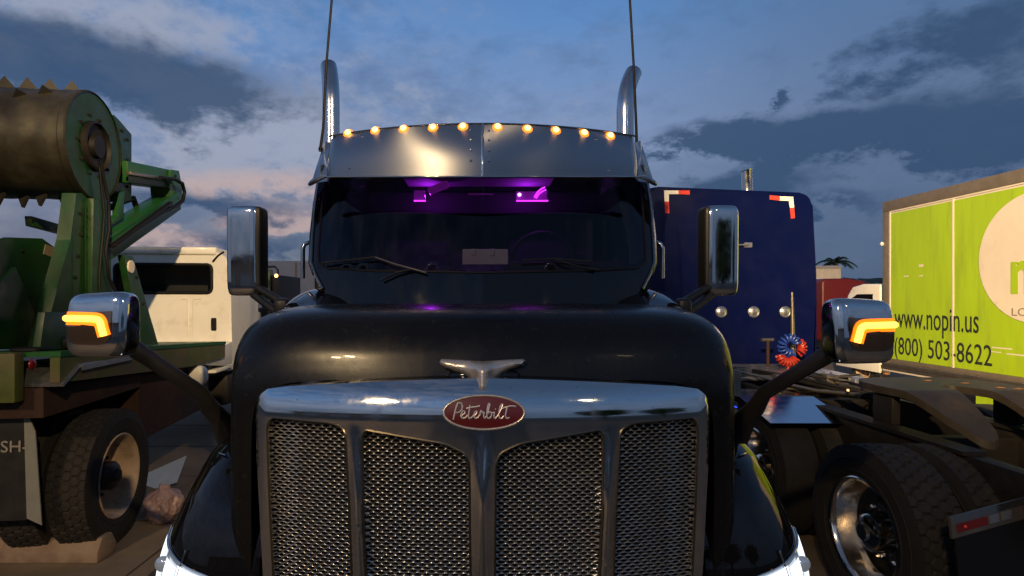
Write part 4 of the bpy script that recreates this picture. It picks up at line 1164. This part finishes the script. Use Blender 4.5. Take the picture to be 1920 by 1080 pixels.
for x in (-1.65, -0.80):
    obox('frame_rail', (x - 0.05, -0.85, 0.85), (x + 0.05, 5.4, 1.12), 'frame_dark', W, bev=0.008)
RY = -0.80
bmp = Ly(43, 660, RY); bmb = Ly(43, 752, RY)
dz_r = bmp.z; far = Lx(424, 640, -0.02)
# deck: slopes very slightly down towards the cab
def deckz(y): return dz_r + (far.z - dz_r) * (y - RY) / (far.y - RY)
bm = bmesh.new()
pts = [(-0.02, RY + 0.02, deckz(RY)), (-0.02, far.y, far.z), (-2.45, far.y, far.z), (-2.45, RY + 0.02, deckz(RY))]
prism(bm, pts, (0, 0, -0.035)); dk = bm_obj('deck', bm, 'green_light', W)
bm = bmesh.new()
e0, e1 = deckz(RY) - 0.036, far.z - 0.036
P = [(-0.03, RY + 0.03, e0), (-0.03, far.y - 0.01, e1), (-0.03, far.y - 0.01, e1 - 0.16), (-0.03, 1.6, (e0 + e1) / 2 - 0.24), (-0.03, RY + 0.03, e0 - 0.17)]
prism(bm, P, (-0.06, 0, 0)); bm_obj('deck_side_rail', bm, 'deck_olive', W)
obox('rear_beam', (-2.44, RY - 0.08, bmb.z), (bmp.x, RY + 0.015, dz_r - 0.002), 'deck_olive', W, bev=0.012)
pl_ = Lx(62, 683, -0.02)
dome('side_marker', Vector((-0.028, pl_.y, pl_.z)), (1, 0, 0), 0.035, 0.02, 'red_reflector', W)
# rusty side tank hung below the deck, and the wheel guard
obox('side_tank', (-0.75, 0.66, 0.62), (-0.16, 2.5, e0 - 0.20), 'rust_brown', W, bev=0.02)
obox('inner_guard', (-0.80, RY + 0.05, 1.12), (-0.14, 0.655, e0 - 0.19), 'rust_brown', W, bev=0.01)
g0, g1, g2, g3 = Lx(118, 720, -0.01), Lx(152, 681, -0.01), Lx(245, 670, -0.01), Lx(262, 676, -0.01)
bm = bmesh.new()
prof_ = [g0, g1, g2]
ra = [bm.verts.new(p) for p in prof_]; rb = [bm.verts.new(p + Vector((-0.60, 0, 0))) for p in prof_]
for i in range(2): bm.faces.new((ra[i], ra[i + 1], rb[i + 1], rb[i]))
solidify(bm, 0.02); bm_obj('wheel_guard', bm, 'aluminium', W)
obox('guard_flange', (-0.012, g1.y, g1.z - 0.05), (0.0, g2.y, g1.z - 0.012), 'aluminium', W)
# mud flap with worn lettering, and its pale edge plate
fy = -0.66
fr = Ly(44, 760, fy); fb = Ly(50, 975, fy)
oprism('mud_flap', [(-1.0, fy, bmb.z - 0.01), (fr.x, fy, bmb.z - 0.01), (fr.x + 0.02, fy, fb.z), (-1.0, fy, fb.z)], (0, 0.012, 0), 'black_plastic', W)
oprism('flap_edge', [Ly(44, 757, fy - 0.004), Ly(66, 810, fy - 0.004), Ly(78, 985, fy - 0.004), Ly(50, 972, fy - 0.004)], (0, 0.01, 0), 'flap_grey', W)
me = fit_text('ASH-', 0.24, 0.075, 0.004, 'A')
tl = Ly(0, 848, fy)
me.transform(FRAME @ Matrix.Translation((fr.x - 0.215, fy - 0.004, tl.z)) @ Matrix.Rotation(R(90), 4, 'X'))
me_obj('flap_lettering', me, 'letter_grey', W)
# items on the deck edge
for x, y, w_, h_ in ((60, 655, 0.22, 0.03), (118, 645, 0.20, 0.10)):
    p = Lx(x, y, -0.25); zz = deckz(p.y)
    bm = bmesh.new(); superell(bm, (p.x, p.y, zz + h_ / 2 + 0.001), (0.10, w_ / 2, h_ / 2), 0.4, 0.6, 24, 12)
    bm_obj('rubber_pad', bm, 'rubber_trim', W, smooth=True)
# cab
c0 = Lx(436, 500, -0.10); CYl = c0.y
zroof = Ly(330, 467, CYl).z; zdeck = far.z
cl = -0.10 - 2.15
bm = bmesh.new()
prof_ = roundpoly([(cl, 0.95), (-0.10, 0.95), (-0.12, 2.0), (-0.16, zroof - 0.10), (-0.34, zroof - 0.01), (cl + 0.24, zroof - 0.01), (cl + 0.06, zroof - 0.10), (cl + 0.02, 2.0)], [0.05, 0.05, 0.2, 0.12, 0.15, 0.15, 0.12, 0.2], 5)
wz0, wz1 = Ly(330, 549, CYl).z, Ly(330, 496, CYl).z
wx0, wx1 = Ly(215, 520, CYl).x, Ly(397, 520, CYl).x
win = roundpoly([(wx0, wz0), (wx1, wz0), (wx1, wz1), (wx0, wz1)], 0.07, 5)
FR_keep = FRAME
def flat(y): return lambda x, z: y
co = osheet('cab', prof_, [win], 0.12, flat(CYl), 'white_cab', W, thick=0.05, sharp=30)
bm = bmesh.new(); lp = resample(prof_, 0.12); A = [bm.verts.new((x, CYl + 0.05, z)) for x, z in lp]; B_ = [bm.verts.new((x + (0.03 if x < -1.2 else -0.03), CYl + 1.5, z if z < 2 else z - 0.02)) for x, z in lp]
for i in range(len(lp)): bm.faces.new((A[i], A[(i + 1) % len(lp)], B_[(i + 1) % len(lp)], B_[i]))
bm.faces.new(B_); bm_obj('cab_shell', bm, 'white_cab', W, smooth=True, sharp=40)
otube('window_seal', [(x, CYl - 0.004, z) for x, z in resample(win, 0.05)], 0.022, 'rubber_trim', W, seg=8, close=True)
osheet('rear_window', win, [], 0.2, flat(CYl + 0.02), 'window_glass', W, face=(0, -1, 0))
obox('seat', (wx0 - 0.1, CYl + 0.45, 1.3), (wx1, CYl + 0.6, wz0 + 0.12), 'interior', W, bev=0.05)
ly_ = CYl + 0.9
# roof cap rolled over the back edge, with the dark joint on the right
bm = bmesh.new(); box(bm, (cl + 0.16, CYl - 0.03, zroof - 0.075), (-0.30, CYl + 1.4, zroof + 0.03), 0.035, 3); bm_obj('roof_cap', bm, 'white_cab', W, smooth=True)
otube('roof_joint', [Ly(399, 491, CYl - 0.008), Ly(408, 480, CYl - 0.008), Ly(420, 472, CYl + 0.01)], 0.014, 'rubber_trim', W, seg=6)
for x0, x1 in ((341, 353), (362, 377)):
    otube('pressed_rib', [Ly(x0, 560, CYl - 0.001), Ly(x1 - 3, 560, CYl - 0.001), Ly(x1, 563, CYl - 0.001), Ly(x1 + 0.5, 630, CYl - 0.001)] if x0 == 341 else [Ly(377, 560, CYl - 0.001), Ly(366, 560, CYl - 0.001), Ly(362, 564, CYl - 0.001), Ly(362, 630, CYl - 0.001)], 0.010, 'white_cab', W, seg=8)
bm = bmesh.new(); p = Ly(401, 608, CYl); superell(bm, (p.x, CYl - 0.002, p.z), (0.035, 0.012, 0.085), 0.3, 0.4, 24, 20); bm_obj('cab_vent', bm, 'rubber_trim', W, smooth=True)
# white fairing and steps under the cab corner
fa = [Lx(345, 684, -0.06), Lx(372, 664, -0.06), Lx(412, 652, -0.06), Lx(436, 640, -0.06), Lx(436, 686, -0.06)]
oprism('side_fairing', fa, (-0.25, 0, 0), 'white_cab', W, bev=0.01)
p = Lx(372, 704, -0.05); bm = bmesh.new(); superell(bm, p, (0.10, 0.07, 0.11), 0.8, 0.8, 24, 16); bm_obj('air_tank', bm, 'white_cab', W, smooth=True)
obox('step', (-0.25, Lx(405, 697, -0.05).y, Lx(405, 697, -0.05).z - 0.02), (-0.05, Lx(437, 697, -0.05).y, Lx(405, 697, -0.05).z + 0.02), 'white_cab', W, bev=0.01)
obox('fuel_tank', (-0.75, CYl - 0.1, 0.5), (-0.12, CYl + 1.2, 0.92), 'frame_dark', W, bev=0.08)
obox('hood', (cl + 0.25, CYl + 1.52, 0.9), (-0.35, CYl + 2.9, 1.7), 'white_cab', W, bev=0.1)
wheel(W, (-0.12, CYl + 2.0, 0.50), (1, 0, 0), 0.50, 0.28, 'rim_painted', dual=False)
otube('cab_mirror', [(-0.02, CYl + 1.25, 1.6), (0.08, CYl + 1.25, 1.65), (0.08, CYl + 1.25, 2.2), (-0.02, CYl + 1.25, 2.25)], 0.015, 'black_plastic', W)

# ---------------- spiked drum machine standing on the flatbed
G = thing('drum_machine', (-1.2, 0.4, deckz(0.4)), 'green machine with rusty spiked steel drum, standing on the flatbed', 'machine')
dc = Lx(180, 275, -0.28); rd = 0.5 * (375 - 173) / F * (LO.y + dc.x * sa + dc.y * ca)
dl = 2.0
dcv = Vector(dc)
bm = bmesh.new()
lathe(bm, [(rd * 0.975, 0.0), (rd, -0.01), (rd, -0.05), (rd * 0.985, -0.06)] + [(rd * (0.983 + 0.006 * math.sin(k * 1.05)), -0.08 - k * (dl - 0.16) / 60) for k in range(61)] + [(rd * 0.985, -dl + 0.06), (rd, -dl + 0.05), (rd, -dl)], dcv, (1, 0, 0), 72)
drum = bm_obj('drum', bm, 'drum_steel', G, smooth=True, sharp=30)
olathe('drum_end', [(rd * 0.974, -0.012), (rd * 0.60, -0.012), (rd * 0.46, -0.014)], dcv, (1, 0, 0), 'green_paint', G, seg=64)
olathe('hub_motor', [(rd * 0.455, -0.02), (rd * 0.455, 0.02), (rd * 0.42, 0.03), (rd * 0.40, 0.0), (rd * 0.22, -0.01), (rd * 0.20, 0.03), (0, 0.035)], dcv, (1, 0, 0), 'frame_dark', G, seg=40)
olathe('drum_far_end', [(rd * 0.97, -dl + 0.01), (0, -dl + 0.01)], dcv, (1, 0, 0), 'green_paint', G, seg=40)
for k in range(10):
    t = 2 * math.pi * k / 10
    olathe('bolt', [(0.014, -0.014), (0.014, 0.0), (0.010, 0.004), (0, 0.004)], dcv + Vector((0, math.cos(t), math.sin(t))) * rd * 0.56, (1, 0, 0), 'frame_dark', G, seg=6)
def tooth(xl, ang, h=0.095, w=0.065):
    # triangular plate standing on the drum, angle 0 = straight up, positive towards the camera side
    r0 = rd * 0.975
    rad = Vector((0, -math.sin(ang), math.cos(ang))); tan = Vector((0.85, 0.5 * math.cos(ang), 0.5 * math.sin(ang))).normalized()
    b0 = dcv + Vector((xl, 0, 0)) + rad * r0
    nrm = rad.cross(tan).normalized()
    oprism('tooth', [b0 - tan * w - nrm * 0.012, b0 + tan * w - nrm * 0.012, b0 + rad * h - nrm * 0.012], nrm * 0.024, 'tooth_steel', drum)
row = 0
for k in range(16):
    xl = -0.17 - k * 0.15
    if xl < -dl + 0.06: break
    tooth(xl, R(2 + 3 * k)); tooth(xl - 0.06, R(38 + 9 * k), 0.06, 0.05); tooth(xl - 0.03, R(172 - 5 * (k % 2)))
    tooth(xl, R(-70))
# pedestal, guard plate, braces
def Lpoly(name, pts, xl, th, m, parent=G, bev=0.006):
    return oprism(name, [Lx(x, y, xl) for x, y in pts], (-th, 0, 0), m, parent, bev=bev)
Lpoly('pedestal', [(142, 362), (206, 362), (207, 440), (214, 655), (78, 655), (108, 540), (133, 450)], -0.30, 0.10, 'green_paint')
Lpoly('pedestal_rib', [(176, 372), (200, 372), (206, 650), (170, 650)], -0.24, 0.055, 'green_paint')
Lpoly('guard_plate', [(214, 215), (226, 228), (247, 252), (247, 375), (232, 380), (205, 378), (190, 300)], -0.42, 0.05, 'green_paint')
Lpoly('side_plate', [(-60, 470), (20, 445), (80, 447), (112, 470), (100, 560), (78, 655), (-60, 655)], -0.55, 0.05, 'green_paint')
Lpoly('side_gusset', [(-30, 560), (30, 500), (70, 600), (60, 655), (-30, 655)], -0.45, 0.03, 'green_paint')
Lpoly('cross_brace', [(60, 405), (128, 425), (130, 442), (62, 424)], -0.9, 0.06, 'green_paint')
Lpoly('diagonal_post', [(233, 478), (249, 480), (300, 655), (266, 655)], -0.30, 0.06, 'green_paint')
olathe('post_disc', [(0.058, -0.01), (0.058, 0.006), (0, 0.008)], Lx(246, 500, -0.29), (1, 0, 0), 'box_white', G, seg=24)
Lpoly('maker_plate', [(86, 458), (112, 468), (106, 486), (82, 476)], -0.545, 0.006, 'box_rail', bev=0)
Lpoly('foot_plate', [(120, 585), (135, 585), (135, 655), (75, 655), (85, 585)], -0.20, 0.05, 'green_paint')
# upper arm, lower arm (box sections) and hoses
def arm(name, a, b, wid, hgt, m, xl):
    a, b = Lx(*a, xl), Lx(*b, xl); d = (b - a); L = d.length; d.normalize()
    s_ = Vector((1, 0, 0)); u_ = s_.cross(d).normalized()
    if u_.z < 0: u_ = -u_
    bm = bmesh.new()
    M = Matrix((( s_.x, d.x, u_.x, a.x), (s_.y, d.y, u_.y, a.y), (s_.z, d.z, u_.z, a.z), (0, 0, 0, 1)))
    box(bm, (-wid, 0, -hgt / 2), (0, L, hgt / 2), 0.012, 2, M)
    return bm_obj(name, bm, m, G, smooth=True)
ua = arm('upper_arm', (240, 322), (334, 338), 0.22, 0.20, 'green_light', -0.34)
la = arm('lower_arm', (200, 470), (338, 376), 0.20, 0.20, 'green_light', -0.30)
arm('upper_arm_rod', (246, 325), (325, 337), 0.05, 0.035, 'rail_metal', -0.27)
arm('lower_arm_rod', (215, 462), (325, 380), 0.05, 0.03, 'rubber_trim', -0.22)
Lpoly('arm_knuckle', [(322, 318), (336, 320), (342, 352), (341, 384), (322, 392), (318, 350)], -0.31, 0.2, 'green_light')
Lpoly('bright_bracket', [(222, 362), (234, 358), (232, 408), (208, 424), (207, 415), (222, 404)], -0.36, 0.05, 'green_light')
otube('hydraulic_hose', [Lx(x, y, -0.24) for x, y in ((300, 333), (328, 336), (342, 344), (346, 360), (343, 376), (330, 386), (300, 400), (250, 432))], 0.020, 'rubber_trim', G, seg=8)
otube('hydraulic_hose', [Lx(x, y, -0.5) for x, y in ((205, 390), (225, 380), (250, 372), (258, 395), (255, 412))], 0.03, 'rubber_trim', G, seg=8)
for x, y, xl in ((150, 400, -0.30), (152, 440, -0.30), (146, 480, -0.30), (140, 520, -0.30), (228, 245, -0.42), (238, 262, -0.42), (239, 300, -0.42), (238, 350, -0.42), (328, 330, -0.31), (332, 372, -0.31), (255, 520, -0.30), (268, 570, -0.30), (98, 500, -0.55), (40, 470, -0.55), (92, 560, -0.55)):
    olathe('bolt', [(0.016, -0.002), (0.016, 0.010), (0.011, 0.014), (0, 0.014)], Lx(x, y, xl), (1, 0, 0), 'frame_dark', G, seg=6)
otube('weld_bead', [Lx(160 + 1.5 * (k % 2), 372 + k * 6, -0.238) for k in range(46)], 0.006, 'green_paint', G, seg=5)
otube('hydraulic_hose', [Lx(x, y, -0.22) for x, y in ((188, 300), (196, 340), (204, 380), (205, 430), (198, 470), (204, 520), (222, 560), (228, 640))], 0.014, 'rubber_trim', G, seg=8)
otube('hydraulic_hose', [Lx(x, y, -0.235) for x, y in ((186, 305), (190, 350), (196, 400), (192, 450), (186, 520), (190, 600), (186, 645))], 0.012, 'rubber_trim', G, seg=8)
# far side of the machine
oprism('far_pedestal', [(dcv.x - dl - 0.04, dcv.y + a, z) for a, z in ((-0.3, dcv.z - 0.3), (0.3, dcv.z - 0.3), (0.55, deckz(0) + 0.03), (-0.55, deckz(0) + 0.03))], (-0.06, 0, 0), 'green_paint', G)
FRAME = Matrix.Identity(4)

# ================================================================== small things on the ground, left
y0 = 4.22
ws = thing('wheel_stop', (-3.6, y0, 0), 'grey concrete wheel stop with chamfered end in front of the flatbed truck', 'wheel stop')
bm = bmesh.new(); xe = at(196, 0, 4.3).x
pr_ = [(0.0, 0.0), (0.0, 0.075), (0.055, 0.165), (0.17, 0.165), (0.225, 0.075), (0.225, 0.0)]
prism(bm, [(xe, y0 + a, b + 0.001) for a, b in pr_], (-2.0, 0, 0))
bmesh.ops.bevel(bm, geom=bm.edges[:], offset=0.012, segments=2, affect='EDGES', profile=0.5)
bm_obj('concrete_block', bm, 'wheel_stop', ws, smooth=True)
for x in (xe - 0.35, xe - 1.6):
    olathe('anchor_bolt', [(0.014, 0), (0.014, 0.006), (0, 0.008)], (x, y0 + 0.11, 0.166), (0, 0, 1), 'rust_brown', ws, seg=10)
bm = bmesh.new(); bp = at(300, 978, 5.0); bmesh.ops.create_icosphere(bm, subdivisions=5, radius=0.155)
for v in bm.verts:
    d = v.co.normalized(); n_ = noise.noise(d * 2.0) * 0.22 + noise.noise(d * 9) * 0.05 - abs(noise.noise(d * 4 + Vector((3, 1, 2)))) * 0.18
    v.co *= 1 + n_
    if v.co.z > 0.10: v.co.x *= 0.5; v.co.y *= 0.5; v.co.z += 0.02
    v.co.z = max(v.co.z * 1.05, -0.13) + 0.131
bmesh.ops.translate(bm, verts=bm.verts[:], vec=(bp.x, 5.05, 0.002))
bm_obj('plastic_bag', bm, 'bag', smooth=True, sharp=180, label='knotted pinkish plastic bag of rubbish on the pavement by the truck wheel', cat='bag')
q = [at(262, 893, 6.2), at(348, 855, 6.2), at(330, 905, 5.9), at(262, 925, 5.9)]
oprism('ground_sheet', [Vector(p) for p in q], (0, 0.02, -0.008), 'sky_tint_sheet', label='pale sheet tinted by sky blue, leaning low behind the pink rubbish bag', cat='sheet')

# ================================================================== background vehicles and plants
# white trailer behind the cab, left
wt = thing('box_trailer', (-5.0, 16, 0), 'grey white box trailer far behind, left of the black truck cab', 'trailer')
a, b = at(470, 489, 15.0), at(640, 640, 15.0)
obox('trailer_body', (a.x, 15, 1.1), (b.x, 24, a.z), 'grey_box', wt, bev=0.03)
obox('trailer_rail', (a.x - 0.01, 14.96, 1.0), (b.x + 0.01, 15.0 - 0.002, 1.12), 'box_rail', wt)
obox('door_seam', ((a.x + b.x) / 2 - 0.02, 14.985, 1.13), ((a.x + b.x) / 2 + 0.02, 14.998, a.z - 0.05), 'box_rail', wt)
for x in (a.x + 0.5, b.x - 0.5):
    wheel(wt, (x, 17, 0.5), (-1 if x < (a.x + b.x) / 2 else 1, 0, 0), 0.5, 0.3, 'rim_painted', dual=False)
# green tractor sliver between the mirror and the cab
gt = thing('green_tractor', (-3.95, 11, 0), 'green vehicle with small lit lamps, glimpsed beside the left door mirror', 'tractor')
a, b = at(490, 505, 11), at(521, 600, 11)
obox('cab_post', (a.x, 11, 1.2), (at(507, 0, 11).x, 11.15, a.z), 'green_light', gt, bev=0.02)
obox('cab_body', (at(507, 0, 11).x + 0.005, 11.05, 1.0), (b.x, 12.4, a.z - 0.1), 'interior', gt, bev=0.04)
obox('lower_body', (a.x, 11.0, 0.5), (b.x, 12.5, 1.19), 'green_paint', gt, bev=0.04)
otube('grab_rail', [at(492, 501, 10.95), at(515, 500, 10.95), at(521, 506, 10.95), at(521, 540, 10.95)], 0.02, 'black_plastic', gt)
for x, y in ((497, 513), (518, 517)):
    dome('work_lamp', at(x, y, 10.93), (0, -1, 0), 0.035, 0.02, 'amber_core', gt)
wheel(gt, (a.x - 0.001, 11.9, 0.45), (-1, 0, 0), 0.45, 0.3, 'rim_painted', dual=False)
# red vehicle sliver
rt = thing('red_vehicle', (-4.6, 10.5, 0), 'red vehicle with bright side trim, mostly hidden behind the left door mirror', 'vehicle')
a, b = at(449, 555, 10.3), at(457, 640, 10.3)
obox('corner_post', (a.x, 10.3, b.z), (b.x, 10.4, a.z), 'red_truck', rt, bev=0.01)
obox('rear_body', (b.x + 0.01, 10.35, 0.7), (b.x + 0.5, 12.0, 1.75), 'frame_dark', rt, bev=0.03)
otube('trim', [at(445, 555, 10.28), at(445, 640, 10.28)], 0.02, 'aluminium', rt)
plate('white_panel', 460, 585, 466, 640, 10.34, 'white_cab', rt)
dome('side_lamp', at(449, 622, 10.27), (0, -1, 0), 0.045, 0.02, 'rust_orange', rt)
obox('base', (a.x, 10.41, 0.3), (b.x + 0.5, 12.0, 0.69), 'frame_dark', rt)
# red truck, right, with rounded roof fairing
rr = thing('red_truck', (12.2, 19, 0), 'dark red truck with rounded roof beyond the lime box truck', 'truck')
a = at(1541, 524, 18)
pr_ = [(1541, 640), (1541, 526), (1550, 522), (1590, 522), (1620, 526), (1640, 534), (1650, 548), (1655, 640)]
bm = bmesh.new(); prism(bm, [at(x, y, 18) for x, y in pr_], (0, 3.0, 0)); bmesh.ops.bevel(bm, geom=bm.edges[:], offset=0.08, segments=3, affect='EDGES', profile=0.6); bm_obj('sleeper', bm, 'red_truck', rr, smooth=True)
obox('chassis', (at(1545, 0, 18).x, 18.1, 0.4), (at(1650, 0, 18).x, 23, 0.62), 'frame_dark', rr)
wheel(rr, (at(1548, 0, 18).x, 19, 0.5), (-1, 0, 0), 0.5, 0.3, 'rim_painted', dual=False)
# white container behind it
wc = thing('storage_container', (15.3, 26, 0), 'white storage container in the distance beneath the palm tree', 'container')
a, b = at(1500, 499, 25), at(1577, 600, 25)
obox('container_body', (a.x, 25, 0.1), (b.x, 29, a.z), 'box_white', wc, bev=0.02)
for k in range(6):
    x = a.x + (b.x - a.x) * (k + 0.5) / 6
    obox('wall_rib', (x - 0.04, 24.97, 0.2), (x + 0.04, 24.998, a.z - 0.15), 'box_white', wc)
obox('container_lip', (a.x, 24.96, a.z - 0.10), (b.x, 24.995, a.z + 0.02), 'grey_box', wc)
# low wooded rise on the horizon
bm = bmesh.new()
def hill(a, b):
    x = -60 + 260 * a; y = 70 + 40 * b
    n_ = noise.noise(Vector((x * 0.03, 3.0, 0))) * 1.2 + noise.noise(Vector((x * 0.25, y * 0.2, 1))) * 0.8 + noise.noise(Vector((x * 1.1, y * 0.6, 4))) * 0.45
    h = 5.4 * math.sin(math.pi * min(1, b * 1.4 + 0.02) * 0.5) * (0.55 + 0.45 * max(0, min(1, (x - 10) / 40))) if b > 0 else -0.2
    return Vector((x, y, h * (1 + 0.16 * n_) - 0.05))
grid(bm, hill, 420, 16); bm_obj('hill', bm, 'leaf_dark', smooth=False, kind='structure')
# palm
pt = thing('palm_tree', (at(1566, 0, 32).x, 32, 0), 'dark palm tree rising over the white container', 'tree')
px0 = at(1566, 0, 32).x; ptz = at(0, 492, 32).z
otube('trunk', [(px0, 32, 0), (px0 + 0.1, 32, ptz * 0.5), (px0, 32, ptz)], [0.2, 0.14, 0.11], 'bark', pt, seg=10)
for k in range(15):
    a = 2 * math.pi * k / 15 + 0.3; up = random.uniform(0.35, 1.15); ln = random.uniform(0.75, 1.1)
    sp_ = [Vector((px0, 32, ptz)) + Vector((math.cos(a) * ln * u, math.sin(a) * ln * u, ln * (up * u - 0.85 * u * u))) for u in [i / 8 for i in range(9)]]
    bm = bmesh.new()
    for i in range(1, 9):
        d = (sp_[i] - sp_[i - 1]).normalized(); sd = d.cross(Vector((0, 0, 1))).normalized()
        for s in (-1, 1):
            for h in (0, 0.5):
                c = sp_[i - 1].lerp(sp_[i], h); l = 0.34 * (1 - 0.6 * i / 9)
                tip = c + sd * s * l * 0.75 + d * l * 0.6 + Vector((0, 0, -0.12))
                bm.faces.new([bm.verts.new(c - d * 0.035), bm.verts.new(tip), bm.verts.new(c + d * 0.05)])
    tube(bm, sp_, 0.012, 4)
    bm_obj('frond', bm, 'leaf_dark', pt, kind='stuff')
# what stands behind the camera and shows only as reflections: a building and trees
bd = thing('yard_building', (-14, -30, 0), 'low tan yard building reflected in the chrome grille', 'building')
obox('wall', (-30, -34, 0), (3, -28, 4.2), 'wall_tan', bd)
obox('roof', (-30.3, -34.3, 4.201), (3.3, -27.7, 4.5), 'frame_dark', bd)
for k in range(5):
    obox('roller_door', (-27 + k * 6, -27.995, 0.0), (-23.5 + k * 6, -27.93, 3.2), 'grey_box', bd)
def tree(x, y, h, r, label):
    t = thing('leafy_tree', (x, y, 0), label, 'tree', 'trees behind the camera')
    otube('trunk', [(x, y, 0), (x + 0.1, y, h * 0.4), (x, y, h * 0.75)], [0.2, 0.15, 0.07], 'bark', t)
    bm = bmesh.new()
    for k in range(1400):
        d = Vector((random.gauss(0, 1), random.gauss(0, 1), random.gauss(0, 1))).normalized() * r * random.random() ** 0.4
        c = Vector((x, y, h * 0.62)) + Vector((d.x, d.y, d.z * 0.8)) * (0.8 + 0.4 * noise.noise(d * 0.7))
        a = Vector((random.gauss(0, 1), random.gauss(0, 1), random.gauss(0, 1))).normalized() * 0.22; b = a.orthogonal().normalized() * 0.14
        bm.faces.new([bm.verts.new(c - a), bm.verts.new(c + b), bm.verts.new(c + a), bm.verts.new(c - b)])
    bm_obj('crown', bm, 'leaf', t, kind='stuff')
tree(9, -15, 6, 3.0, 'yellowish green tree mirrored in the right of the grille surround')
tree(15, -14, 5.5, 2.8, 'yellowish green tree mirrored beside the right door mirror')
